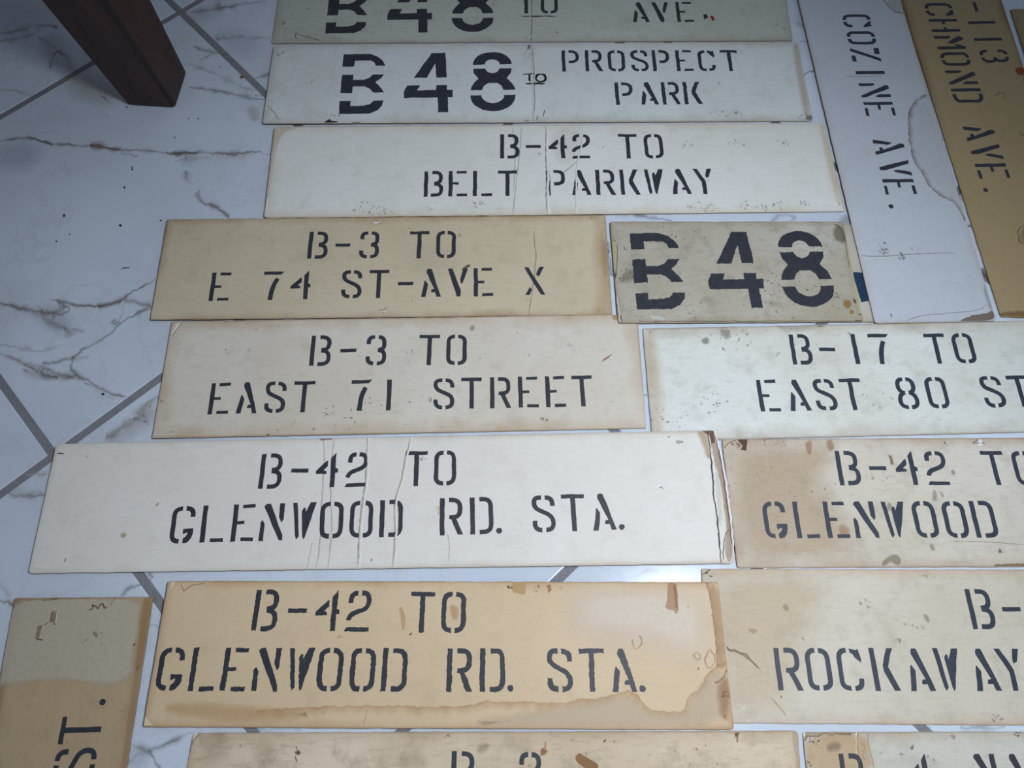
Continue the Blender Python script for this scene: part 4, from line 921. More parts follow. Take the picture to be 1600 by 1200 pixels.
VEINS = [([(-0.8703, 0.8577), (-0.86, 0.8594), (-0.8136, 0.8669), (-0.7929, 0.8595), (-0.7696, 0.8519), (-0.74, 0.8513), (-0.7074, 0.849), (-0.6854, 0.8464), (-0.6548, 0.8404),
   (-0.6281, 0.8405), (-0.6093, 0.8399), (-0.5735, 0.834), (-0.5337, 0.8351), (-0.5073, 0.8361), (-0.4665, 0.8309), (-0.4276, 0.8386), (-0.4108, 0.832),
   (-0.3999, 0.8304)],
  0.00483, (137, 132, 130), 0.765),
 ([(-0.7077, 0.8503), (-0.6911, 0.848), (-0.6715, 0.8437), (-0.6548, 0.8404)], 0.00749, (136, 116, 99), 0.765),
 ([(-0.5762, 0.834), (-0.552, 0.8327), (-0.5258, 0.8351)], 0.00533, (121, 109, 97), 0.765),
 ([(-0.7987, 0.8612), (-0.7841, 0.8562), (-0.7696, 0.8519)], 0.0043, (109, 104, 101), 0.68),
 ([(-0.6533, 0.8331), (-0.6396, 0.8315), (-0.6228, 0.8272)], 0.00319, (157, 160, 162), 0.425),
 ([(-0.5599, 0.8169), (-0.5318, 0.8235), (-0.4923, 0.8252), (-0.427, 0.8337)], 0.01271, (193, 189, 188), 0.3825),
 ([(-0.563, 0.9771), (-0.5288, 0.9717), (-0.4944, 0.9646), (-0.4426, 0.9505), (-0.4175, 0.9487)], 0.00668, (151, 156, 160), 0.6375),
 ([(-0.5777, 1.0303), (-0.542, 1.0193), (-0.5049, 0.9972), (-0.4743, 0.9791), (-0.445, 0.9683)], 0.00678, (196, 199, 201), 0.595),
 ([(-0.5733, 1.0719), (-0.5459, 1.0613), (-0.5252, 1.0568), (-0.505, 1.055)], 0.00572, (143, 146, 149), 0.595),
 ([(-0.5557, 1.0341), (-0.5414, 1.0511), (-0.5252, 1.0568)], 0.00453, (196, 199, 201), 0.595),
 ([(-0.5929, 1.1541), (-0.5587, 1.1602), (-0.5247, 1.1684), (-0.4994, 1.1765), (-0.4735, 1.1807)], 0.00937, (142, 142, 142), 0.595),
 ([(-0.5537, 1.203), (-0.541, 1.1784), (-0.5415, 1.1623)], 0.01187, (174, 167, 165), 0.425),
 ([(-0.5328, 1.0874), (-0.5107, 1.0932), (-0.4849, 1.0945), (-0.4501, 1.0922)], 0.00689, (147, 151, 155), 0.51),
 ([(-0.9351, 1.098), (-0.8973, 1.1078), (-0.8713, 1.1196), (-0.8438, 1.1256), (-0.8236, 1.1139)], 0.00922, (148, 140, 132), 0.5525),
 ([(-0.9252, 1.0825), (-0.887, 1.0903), (-0.8607, 1.1001), (-0.8544, 1.1216)], 0.00803, (164, 164, 161), 0.425),
 ([(-0.8151, 1.0186), (-0.8158, 1.0429), (-0.8141, 1.0618), (-0.7972, 1.0504), (-0.7824, 1.0354), (-0.7808, 1.0224), (-0.7696, 1.0168)], 0.0045, (128, 130, 120), 0.68),
 ([(-0.8535, 1.0943), (-0.8145, 1.0637)], 0.00691, (177, 178, 174), 0.425),
 ([(-0.8892, 0.9691), (-0.8677, 0.9716), (-0.8426, 0.9602), (-0.8191, 0.9549)], 0.00444, (167, 168, 171), 0.4675),
 ([(-0.5353, 0.7973), (-0.5368, 0.7828), (-0.5289, 0.7748), (-0.5192, 0.7717)], 0.00527, (147, 145, 146), 0.51),
 ([(-0.53, 1.1068), (-0.5328, 1.0874)], 0.00693, (157, 160, 162), 0.34),
 ([(-0.7852, 0.5509), (-0.7774, 0.5493), (-0.7572, 0.546), (-0.736, 0.5392), (-0.7131, 0.5346), (-0.6909, 0.5324), (-0.6804, 0.5393), (-0.6791, 0.544)], 0.00486,
  (142, 131, 125), 0.7224999999999999),
 ([(-0.7468, 0.5433), (-0.7259, 0.5373), (-0.6985, 0.5243), (-0.6839, 0.5135)], 0.00872, (177, 177, 177), 0.425),
 ([(-0.7041, 0.5572), (-0.6937, 0.5544), (-0.681, 0.5522), (-0.6553, 0.5462), (-0.6259, 0.5449), (-0.6077, 0.5504), (-0.5939, 0.5546), (-0.5883, 0.563),
   (-0.5802, 0.5713), (-0.5647, 0.5798), (-0.5487, 0.5926)],
  0.00389, (138, 128, 123), 0.7224999999999999),
 ([(-0.6282, 0.5441), (-0.6121, 0.5485), (-0.5938, 0.5541)], 0.00679, (131, 116, 107), 0.68),
 ([(-0.6937, 0.5544), (-0.6802, 0.5489), (-0.6665, 0.5366), (-0.6809, 0.5311), (-0.6924, 0.5338)], 0.00389, (133, 115, 110), 0.51),
 ([(-0.5915, 0.5546), (-0.5766, 0.5533), (-0.564, 0.5505), (-0.5483, 0.5451)], 0.00486, (145, 135, 128), 0.595),
 ([(-0.5476, 0.541), (-0.5613, 0.5368), (-0.5782, 0.5245), (-0.5895, 0.515), (-0.5972, 0.5003), (-0.6135, 0.487), (-0.6257, 0.4778), (-0.6402, 0.4686), (-0.6467, 0.4556),
   (-0.6443, 0.4402), (-0.6338, 0.43), (-0.6133, 0.4212), (-0.598, 0.4149)],
  0.00436, (142, 132, 124), 0.7224999999999999),
 ([(-0.5459, 0.5451), (-0.5567, 0.5382), (-0.5675, 0.5313)], 0.0097, (135, 122, 108), 0.51),
 ([(-0.5888, 0.5177), (-0.6006, 0.5164), (-0.5974, 0.5245)], 0.00384, (162, 161, 149), 0.51),
 ([(-0.5866, 0.5546), (-0.5887, 0.5409), (-0.5903, 0.5191)], 0.00292, (196, 199, 201), 0.595), ([(-0.61, -0.0793), (-0.6098, -0.0795)], 0.00076, (157, 160, 162), 0.0),
 ([(-0.7599, 0.4657), (-0.7346, 0.4593), (-0.7156, 0.449), (-0.6939, 0.4375), (-0.6758, 0.4299), (-0.6519, 0.4274), (-0.6338, 0.43)], 0.00566, (140, 128, 121), 0.68),
 ([(-0.7156, 0.449), (-0.6915, 0.4465), (-0.6677, 0.435), (-0.6353, 0.4262)], 0.00469, (143, 133, 127), 0.51),
 ([(-0.7614, 0.4801), (-0.7394, 0.4775), (-0.7141, 0.471), (-0.6922, 0.4685), (-0.6795, 0.475), (-0.6642, 0.4803)], 0.00474, (196, 199, 201), 0.595),
 ([(-0.6877, 0.4503), (-0.6739, 0.4514), (-0.6581, 0.4543), (-0.6432, 0.4608)], 0.00375, (134, 126, 122), 0.595),
 ([(-0.7088, 0.527), (-0.6887, 0.5135), (-0.6707, 0.5082), (-0.659, 0.4988), (-0.6557, 0.4949)], 0.00771, (163, 159, 157), 0.425),
 ([(-0.6683, 0.5082), (-0.6533, 0.5055), (-0.6402, 0.5002)], 0.00479, (157, 160, 162), 0.425),
 ([(-0.6443, 0.4556), (-0.6308, 0.4582), (-0.622, 0.4608)], 0.00658, (196, 199, 201), 0.425),
 ([(-0.5106, 0.759), (-0.5086, 0.7432), (-0.4959, 0.7323), (-0.48, 0.7293), (-0.4715, 0.7246), (-0.4594, 0.7123), (-0.4501, 0.7016)], 0.0052, (143, 129, 122),
  0.7224999999999999),
 ([(-0.5153, 0.7558), (-0.5044, 0.737), (-0.4905, 0.7308)], 0.00624, (196, 199, 201), 0.51),
 ([(-0.6199, 0.4199), (-0.592, 0.4087), (-0.572, 0.4012), (-0.5551, 0.3976)], 0.00371, (146, 129, 121), 0.6375),
 ([(-0.6119, 0.4149), (-0.5878, 0.4), (-0.5704, 0.3938)], 0.00463, (196, 199, 201), 0.425),
 ([(-0.5067, 0.3977), (-0.5212, 0.389), (-0.5287, 0.3804), (-0.5252, 0.3682), (-0.5404, 0.3585), (-0.5561, 0.3464), (-0.5719, 0.3357)], 0.01105, (164, 161, 151), 0.6375),
 ([(-0.5268, 0.3706), (-0.5182, 0.3609), (-0.5161, 0.3561)], 0.00274, (138, 136, 127), 0.51),
 ([(-0.553, 0.3536), (-0.5313, 0.3585), (-0.5275, 0.3621)], 0.0145, (198, 195, 190), 0.425),
 ([(-0.6878, 0.2538), (-0.6695, 0.2505), (-0.6543, 0.2506), (-0.6376, 0.2539)], 0.00699, (154, 143, 135), 0.5525),
 ([(-0.6704, 0.2798), (-0.6577, 0.2821), (-0.642, 0.281)], 0.00529, (196, 199, 201), 0.51),
 ([(-0.6803, 0.2583), (-0.6595, 0.2539), (-0.6409, 0.2584)], 0.0105, (193, 190, 190), 0.425),
 ([(-0.5055, 0.1198), (-0.4988, 0.1278), (-0.4893, 0.1325), (-0.4814, 0.135)], 0.00332, (133, 128, 123), 0.68),
 ([(-0.6661, 0.1154), (-0.6482, 0.1105), (-0.6423, 0.1075)], 0.00414, (139, 136, 132), 0.595),
 ([(-0.6702, 0.1387), (-0.6555, 0.1225), (-0.6487, 0.1205)], 0.00501, (196, 199, 201), 0.34),
 ([(-0.3839, -0.0382), (-0.4056, -0.0479), (-0.4233, -0.0566), (-0.434, -0.061), (-0.4421, -0.0593), (-0.4589, -0.0523)], 0.00466, (149, 145, 143), 0.6375),
 ([(-0.4361, -0.0601), (-0.4299, -0.0679), (-0.424, -0.0739), (-0.4198, -0.0807)], 0.00308, (141, 135, 134), 0.6375),
 ([(-0.4596, -0.0774), (-0.4533, -0.0705), (-0.4416, -0.0619)], 0.00458, (152, 149, 146), 0.5525),
 ([(-0.4635, 0.0842), (-0.4572, 0.0836), (-0.4507, 0.0817)], 0.00409, (141, 140, 140), 0.68),
 ([(-0.4775, 0.1472), (-0.4686, 0.1442), (-0.4718, 0.1391)], 0.00419, (135, 125, 118), 0.51),
 ([(-0.4517, 0.9974), (-0.4383, 1.0018), (-0.4253, 1.0103)], 0.0056, (139, 136, 132), 0.595), ([(-0.4468, 0.9612), (-0.4325, 0.9576)], 0.00886, (157, 160, 162), 0.34),
 ([(-0.4649, 1.0953), (-0.4442, 1.0915), (-0.4301, 1.0934)], 0.01152, (157, 160, 162), 0.34), ([(-0.4732, 1.1786), (-0.4563, 1.1848)], 0.00943, (157, 160, 162), 0.425),
 ([(0.1894, 0.715), (0.2075, 0.7102), (0.2328, 0.7053), (0.2551, 0.7029)], 0.00513, (128, 126, 126), 0.6375),
 ([(0.1635, 0.7113), (0.1892, 0.7126)], 0.0082, (196, 199, 201), 0.425),
 ([(0.4134, 0.7021), (0.4327, 0.7156), (0.4552, 0.7083), (0.4439, 0.7009)], 0.00818, (163, 159, 157), 0.51),
 ([(0.5087, 1.0064), (0.5185, 1.0123), (0.5291, 1.0153)], 0.00449, (104, 102, 100), 0.7224999999999999),
 ([(0.5147, 1.1252), (0.5244, 1.1283), (0.5342, 1.1315)], 0.01627, (156, 161, 165), 0.425),
 ([(0.5157, 1.0847), (0.5228, 1.0862), (0.5292, 1.0832)], 0.0046, (157, 160, 162), 0.425),
 ([(0.15, 0.6641), (0.1502, 0.6476), (0.1521, 0.6242), (0.1538, 0.5989)], 0.00606, (153, 155, 162), 0.68),
 ([(0.1483, 0.6499), (0.1498, 0.6393)], 0.00352, (85, 92, 112), 0.765), ([(0.7272, 0.6128), (0.7302, 0.6048), (0.7329, 0.5956)], 0.00596, (90, 81, 78), 0.765),
 ([(0.7196, 0.7586), (0.7252, 0.7511), (0.7297, 0.7436)], 0.00729, (110, 104, 101), 0.765), ([(0.7163, 0.8672), (0.7243, 0.8645)], 0.00539, (105, 104, 104), 0.68),
 ([(0.7165, 0.839), (0.7245, 0.8364)], 0.00748, (136, 137, 137), 0.595), ([(0.7213, 0.6943), (0.7309, 0.6918)], 0.00612, (111, 109, 107), 0.68),
 ([(0.5458, -0.0343), (0.5617, -0.0328), (0.5808, -0.0342), (0.6007, -0.0328)], 0.00623, (160, 158, 158), 0.595),
 ([(0.5056, -0.0329), (0.5117, -0.0336)], 0.00156, (157, 160, 162), 0.255), ([(0.1597, 0.1447), (0.1684, 0.1505), (0.1939, 0.1547)], 0.00419, (196, 199, 201), 0.255),
 ([(0.1892, 0.4021), (0.1956, 0.4011)], 0.00277, (81, 78, 78), 0.765), ([(-0.3102, -0.0372), (-0.2792, -0.0364), (-0.2557, -0.0378)], 0.00466, (196, 199, 201), 0.595),
 ([(0.1359, 0.3478), (0.1268, 0.3473)], 0.00181, (196, 199, 201), 0.34)]
BLOTS = [([(-0.7855, 1.0002), (-0.7552, 1.015), (-0.6924, 0.957), (-0.7005, 0.9427), (-0.7549, 0.964)], 0.04125, (174, 168, 137), 0.3),  # soft shadow left of the table leg, put into the floor colour
 ([(-0.9469, 1.1855), (-0.876, 1.1857), (-0.8254, 1.1217), (-0.8775, 1.0981), (-0.9257, 1.1058)], 0.0495, (195, 198, 192), 0.21),
 ([(-0.8525, 1.0904), (-0.8217, 1.106), (-0.7845, 1.0448), (-0.772, 1.015), (-0.8132, 1.0223)], 0.023100000000000002, (174, 177, 160), 0.27),
 ([(-0.8547, 0.8393), (-0.8261, 0.8527), (-0.7907, 0.8394), (-0.7977, 0.8039), (-0.8477, 0.8129)], 0.04125, (174, 181, 193), 0.3),
 ([(-0.7182, 0.5455), (-0.6777, 0.5379), (-0.6586, 0.5055), (-0.6736, 0.5001), (-0.7123, 0.5215)], 0.023100000000000002, (184, 186, 184), 0.3),
 ([(-0.4562, 0.9292), (-0.4407, 0.9363), (-0.4326, 0.9083), (-0.4404, 0.9013)], 0.0132, (177, 174, 151), 0.3),
 ([(-0.7209, 0.4426), (-0.6717, 0.4325), (-0.6561, 0.4254), (-0.6984, 0.4273)], 0.0132, (174, 167, 160), 0.3),
 ([(-0.526, 0.3779), (-0.515, 0.3927), (-0.5086, 0.3585), (-0.5402, 0.3346), (-0.5707, 0.3298), (-0.5607, 0.3469)], 0.0165, (198, 188, 186), 0.3),
 ([(-0.4583, -0.055), (-0.4345, -0.0584), (-0.4389, -0.0756), (-0.4536, -0.079)], 0.0165, (186, 188, 193), 0.24),
 ([(0.5214, 0.706), (0.5382, 0.7146), (0.5422, 0.6963), (0.5275, 0.6938)], 0.00825, (139, 137, 130), 0.33),  # dark grey patch in the gap by the card corners
 ([(-0.6105, 1.154), (-0.5439, 1.1784), (-0.5285, 1.1543), (-0.5818, 1.1223)], 0.02475, (186, 186, 186), 0.21),
 ([(-0.5445, 1.1068), (-0.4646, 1.1148), (-0.4497, 1.0457), (-0.5019, 1.0531)], 0.033, (186, 193, 200), 0.24)]
CRUMBS = [((-0.6872, 0.9188), 2.2, (245, 245, 240), 'crumb', 'tiny white crumb on the marble just below the table leg'),
 ((-0.6614, 0.9318), 2.4, (30, 28, 28), 'crumb', 'tiny black crumb touching the left corner of the table leg foot'),
 ((-0.5513, 0.9073), 1.8, (70, 68, 70), 'crumb', 'tiny faint dark crumb, left of the pair right of the table leg foot'),
 ((-0.5348, 0.9067), 2.2, (30, 30, 32), 'crumb', 'tiny black crumb, right of the pair right of the table leg foot'),
 ((-0.5676, 0.8668), 1.8, (50, 50, 55), 'crumb', 'tiny grey crumb between the table leg foot and the long vein'),
 ((-0.6269, 0.8049), 2.2, (25, 25, 30), 'crumb', 'upper of two touching black crumbs below the long vein'),
 ((-0.626, 0.8004), 2.6, (25, 25, 30), 'crumb', 'lower of two touching black crumbs below the long vein'),
 ((-0.6313, 0.7638), 3.0, (45, 45, 48), 'crumb', 'dark grey crumb below the touching pair of black crumbs'),
 ((-0.7165, 0.7087), 3.2, (45, 45, 50), 'crumb', 'dark slanted crumb at far left of the bare marble'),
 ((-0.6225, 0.69), 3.2, (25, 25, 28), 'crumb', 'round black crumb alone on bare marble left of the tan sign'),
 ((-0.6997, 0.6736), 2.0, (40, 40, 45), 'crumb', 'tiny dark crumb, upper of two at left on bare marble'),
 ((-0.7178, 0.6604), 2.2, (35, 35, 40), 'crumb', 'tiny dark crumb, lower of two at left on bare marble'),
 ((-0.5607, 0.6999), 2.0, (30, 30, 32), 'crumb', 'tiny black crumb off the upper left corner of the tan sign'),
 ((-0.589, 0.4012), 3.0, (20, 20, 24), 'crumb', 'black crumb on the tile beside the grout left of the cream sign'),
 ((-0.4732, 0.9991), 5.0, (120, 80, 45), 'crumb', 'brown curled crumb lying beside the grout right of the table leg'),
 ((-0.5156, 1.0238), 1.8, (60, 60, 64), 'crumb', 'tiny grey crumb between table leg and the diagonal grout')]
LEG = {'base': [(-0.6616, 0.9357), (-0.5775, 0.9296), (-0.5718, 1.0125), (-0.6559, 1.0187)],
 'top': [(-0.7225, 0.8917), (-0.589, 0.8818), (-0.5613, 1.025), (-0.6948, 1.0348)],
 'z': 0.7}

# ------------------------------------------------------------------ floor: diagonal square tiles
TH, TS, OU, OV, GW = 0.7498, 0.5999, 0.3428, -1.2622, 0.0112
ct, st = math.cos(TH), math.sin(TH)
floor = Buf()
def tile_xy(u, v):   # grout-grid coordinates to floor
    return (ct * u + st * v, st * u - ct * v)
b_, z0 = .0016, -.004
for i in range(-5, 6):
    for j in range(-4, 8):
        u0, v0 = OU + i * TS, OV + j * TS
        c0 = tile_xy(u0 + TS / 2, v0 + TS / 2)
        if not (-2.0 < c0[0] < 2.1 and -1.0 < c0[1] < 2.9): continue
        g = GW / 2; rings = []; r_ = .0019
        prof = [(g, z0)] + [(g + r_ * (1 - math.cos(a * .2618)), -r_ + r_ * math.sin(a * .2618)) for a in range(7)]
        for ins, z in prof:
            rings.append([tile_xy(u0 + a, v0 + b) + (z,) for a, b in ((ins, ins), (ins, TS - ins), (TS - ins, TS - ins), (TS - ins, ins))])
        vs = [p for r in rings for p in r]
        fs = [(k * 4 + q, k * 4 + (q + 1) % 4, k * 4 + 4 + (q + 1) % 4, k * 4 + 4 + q) for k in range(len(prof) - 1) for q in range(4)] + [tuple(4 * (len(prof) - 1) + q for q in range(4))]
        floor.add(vs, fs, 0)
for i, v in enumerate(BLOTS):
    add_mark(floor, ('blob', v[0], v[1], v[2], v[3]), lambda q, z=.00004 + i * .000002: z, 1, 300 + i)
for i, v in enumerate(VEINS):
    if v[3] > 0: add_mark(floor, ('vein', v[0], v[1], v[2], v[3]), lambda q, z=.00008 + i * .000003: z, 1, 400 + i)
fl = floor.build('floor', [MARBLE, FLOOR_VEIN_SHADE], cols=True)
bm = bmesh.new(); bm.from_mesh(fl.data); bmesh.ops.recalc_face_normals(bm, faces=[f for f in bm.faces if f.material_index == 0])
for f in bm.faces:
    if f.normal.z < 0: f.normal_flip()
bm.to_mesh(fl.data); bm.free()
tag(fl, 'glossy white marble-look floor tiles laid diagonally', kind='structure')
gr = new_obj('grout', [(-2.6, -1.6, -.0014), (2.7, -1.6, -.0014), (2.7, 3.4, -.0014), (-2.6, 3.4, -.0014), (-2.6, -1.6, -.03), (2.7, -1.6, -.03), (2.7, 3.4, -.03), (-2.6, 3.4, -.03)],
             [(0, 1, 2, 3), (7, 6, 5, 4), (0, 4, 5, 1), (1, 5, 6, 2), (2, 6, 7, 3), (3, 7, 4, 0)], GROUT, fl)
gr['label'] = 'grey grout lines'

# ------------------------------------------------------------------ stencil alphabet
# Every glyph is a list of outlines in a cell 0..0.62 wide and 0..1 high.
GWID = .62
def rnd_path(pts, r):
    out = [pts[0]]
    for i in range(1, len(pts) - 1):
        p, a, b = Vector(pts[i]), Vector(pts[i - 1]), Vector(pts[i + 1])
        rr = min(r, (a - p).length * (.98 if i == 1 else .5), (b - p).length * (.98 if i == len(pts) - 2 else .5))
        s, e = p + (a - p).normalized() * rr, p + (b - p).normalized() * rr
        for k in range(7):
            t = k / 6; out.append(tuple((1 - t) ** 2 * s + 2 * t * (1 - t) * p + t * t * e))
    out.append(pts[-1]); return out
def ST(pts, r=.17, t=.122):
    p = rnd_path(pts, r) if len(pts) > 2 else list(pts)
    nm = normals(p); n = len(p)
    L = []; Rr = []
    for i in range(n):
        k = 1.0
        if 0 < i < n - 1:
            a = Vector(p[i]) - Vector(p[i - 1]); b = Vector(p[i + 1]) - Vector(p[i])
            if a.length > 1e-6 and b.length > 1e-6:
                k = 1 / max(.5, math.cos(a.angle(b) / 2))
        L.append((p[i][0] + nm[i][0] * t / 2 * k, p[i][1] + nm[i][1] * t / 2 * k)); Rr.append((p[i][0] - nm[i][0] * t / 2 * k, p[i][1] - nm[i][1] * t / 2 * k))
    return L + Rr[::-1]
def BX(x0, x1, y0, y1): return [(x0, y0), (x1, y0), (x1, y1), (x0, y1)]
STEM = BX(0, .128, 0, 1)
OL = ST([(.262, .94), (.062, .94), (.062, .06), (.262, .06)], .2)
OR = ST([(.358, .94), (.558, .94), (.558, .06), (.358, .06)], .2)
THREE = [ST([(.26, .945), (.545, .945), (.545, .525), (.33, .525)], .2), ST([(.33, .49), (.562, .49), (.562, .055), (.24, .055)], .2)]
def CIRC(cx, cy, r, n=16): return [(cx + r * math.cos(6.2832 * i / n), cy + r * math.sin(6.2832 * i / n)) for i in range(n)]
GLY = {
 'A': [[(.16, .87), (.165, .95), (.2, 1), (.30, 1), (.325, .96), (.62, 0), (.48, 0), (.44, .16), (.32, .16), (.31, .2), (.34, .27), (.415, .275)], [(0, 0), (.14, 0), (.21, .46), (.125, .6), (.10, .58)]],
 'B': [STEM] + THREE,
 'C': [OL, [(.35, .99), (.35, .89), (.42, .85), (.46, .77), (.6, .66), (.62, .72), (.575, .99), (.52, .955), (.44, .975)], ST([(.36, .06), (.556, .06), (.556, .29)], .19)],
 'D': [STEM, ST([(.25, .945), (.558, .945), (.558, .055), (.25, .055)], .2)],
 'E': [STEM, BX(.12, .33, .455, .545), BX(.25, .58, .9, 1), BX(.26, .6, 0, .1)],
 'G': [OL, ST([(.36, .94), (.556, .94), (.556, .70)], .19), [(.34, .385), (.62, .385), (.62, .24), (.58, .12), (.5, .03), (.38, 0), (.36, .03), (.36, .13), (.43, .18), (.47, .25), (.46, .285), (.34, .24)]],
 'H': [STEM, BX(.492, .62, 0, 1), BX(.12, .24, .45, .55), BX(.38, .5, .45, .55)],
 'I': [BX(.24, .375, 0, 1)], '1': [BX(.24, .375, 0, 1)],
 'K': [STEM, [(.45, 1), (.6, 1), (.41, .56), (.63, 0), (.485, 0), (.285, .45), (.285, .6)]],
 'L': [STEM, BX(.27, .62, 0, .105)],
 'M': [[(0, 0), (.125, 0), (.125, .5), (0, .62)], [(.02, .92), (.08, 1), (.17, 1), (.36, .62), (.34, .42), (.3, .42), (.02, .85)], [(.495, 0), (.62, 0), (.62, 1), (.52, 1), (.38, .72), (.40, .64), (.495, .74)]],
 'N': [[(.07, .91), (.09, .97), (.14, 1), (.23, 1), (.62, .14), (.62, 0), (.535, 0), (.10, .86)], [(0, 0), (.122, 0), (.115, .45), (.05, .56), (0, .5)], [(.49, 1), (.62, 1), (.62, .55), (.575, .48), (.49, .62)]],
 'O': [OL, OR], '0': [OL, OR],
 'P': [STEM, ST([(.25, .945), (.558, .945), (.558, .45), (.25, .45)], .22)],
 'R': [STEM, ST([(.25, .945), (.55, .945), (.55, .475), (.29, .475)], .2), [(.26, .53), (.40, .53), (.63, 0), (.485, 0), (.31, .42), (.25, .42)]],
 'S': [ST([(.262, .94), (.06, .94), (.06, .66), (.565, .40), (.56, .06), (.365, .06)], .22), ST([(.355, .94), (.556, .94), (.556, .70)], .19), ST([(.262, .06), (.062, .06), (.062, .31)], .19)],
 'T': [BX(0, .62, .885, 1), BX(.245, .375, 0, .89)],
 'V': [[(0, 1), (.14, 1), (.40, .21), (.4, .02), (.38, 0), (.28, 0)], [(.48, 1), (.62, 1), (.475, .5), (.41, .44), (.385, .6)]],
 'W': [[(0, 1), (.12, 1), (.215, .08), (.15, 0), (.11, .1)], [(.25, .78), (.30, .86), (.345, .85), (.36, .74), (.475, 1), (.63, 1), (.38, .06), (.345, 0), (.31, .08)]],
 'X': [[(0, 1), (.14, 1), (.62, .02), (.6, 0), (.5, 0), (.47, .03)], [(.48, 1), (.62, 1), (.47, .68), (.40, .68), (.37, .76)], [(0, 0), (.14, 0), (.22, .22), (.145, .29)]],
 'Y': [[(0, 1), (.145, 1), (.39, .5), (.39, 0), (.26, 0), (.26, .46)], [(.47, 1), (.62, 1), (.52, .68), (.42, .64), (.41, .74)]],
 'Z': [BX(0, .28, .83, 1), BX(.34, .62, 0, .13), [(.48, 1), (.62, 1), (.14, 0), (0, 0)]],
 '2': [ST([(.1, .70), (.1, .94), (.27, .94)], .17), ST([(.36, .94), (.558, .94), (.558, .58), (.09, .40), (.06, .27)], .22), [(.0, .03), (.06, .105), (.6, .105), (.6, 0), (.0, 0)]],
 '3': [ST([(.07, .70), (.07, .94), (.25, .94)], .17), ST([(.07, .29), (.07, .06), (.25, .06)], .17), ST([(.36, .94), (.548, .94), (.548, .52), (.40, .52)], .19), ST([(.36, .5), (.562, .5), (.562, .06), (.36, .06)], .2)],
 '4': [[(.405, .85), (.53, 1), (.545, .99), (.545, .55), (.62, .52), (.62, .42), (.545, .41), (.545, 0), (.415, 0)], [(0, .385), (.3, .385), (.3, .46), (.21, .49), (.33, .6), (.33, .75), (.3, .77), (0, .47)]],
 '7': [[(0, 1), (.62, 1), (.53, .885), (0, .885)], ST([(.44, .75), (.31, .5), (.27, 0)], .3, .14)],
 '8': [ST([(.262, .945), (.085, .945), (.085, .55), (.25, .50)], .2), ST([(.25, .52), (.062, .46), (.062, .055), (.262, .055)], .2), ST([(.358, .945), (.535, .945), (.535, .55), (.37, .50)], .2), ST([(.37, .52), (.558, .46), (.558, .055), (.358, .055)], .2)],
 '-': [BX(.07, .55, .435, .55)],
 '.': [CIRC(.31, .075, .078)],
}
def ell(cx, cy, rx, ry, a0, a1, n=14): return [(cx + rx * math.cos(math.radians(a0 + (a1 - a0) * i / n)), cy + ry * math.sin(math.radians(a0 + (a1 - a0) * i / n))) for i in range(n + 1)]
_sym = lambda r: r + [(-x, y) for x, y in r[::-1]]
BIG = {   # wide route numerals; (cell width relative to height, outlines in 0..1)
 'B': (.553, [[(0, 1), (.62, 1), (.80, .955), (.93, .88), (1, .79), (.785, .79), (.75, .85), (.66, .885), (.27, .885), (.27, .785), (0, .785)],
   [(0, .645), (.27, .645), (.27, .555), (.52, .555), (.65, .59), (.73, .645), (.98, .645), (.91, .575), (.79, .51), (.91, .43), (1.0, .34), (.765, .34), (.67, .41), (.55, .445), (.27, .445), (.27, .34), (0, .34)],
   [(0, .205), (.25, .205), (.25, .125), (.55, .125), (.70, .15), (.775, .205), (1, .205), (.975, .12), (.88, .05), (.7, 0), (0, 0)]]),
 '4': (.625, [[(.56, 1), (.845, 1), (.88, .575), (.665, .575), (.635, .82), (.47, .575), (.2, .575)],
   [(.07, .446), (.33, .446), (.27, .365), (.66, .365), (.667, .446), (.885, .446), (.885, .365), (1, .365), (1, .242), (.90, .242), (.915, 0), (.715, 0), (.70, .242), (.01, .242), (.005, .35)]]),
 '8': (.58, [[(x + .5, y) for x, y in ell(0, .784, .44, .216, 0, 180) + ell(0, .784, .165, .085, 180, 0)],
   [(x + .5, y) for x, y in _sym([(.17, .715), (.43, .715), (.41, .64), (.31, .545), (.42, .47), (.48, .40), (.495, .35), (.24, .35), (.2, .42), (.1, .47)]) + [(-.17, .715), (-.12, .66), (-.04, .635), (.04, .635), (.12, .66)]],
   [(x + .5, y) for x, y in ell(0, .265, .5, .265, 180, 360) + ell(0, .265, .25, .13, 360, 180)]]),
}

def glyph_polys(ch, h, big):
    if big:
        w, polys = BIG[ch]; return [[((x - .5) * w * h, y * h) for x, y in p] for p in polys]
    return [[((x - GWID / 2) * h, y * h) for x, y in p] for p in GLY[ch]]

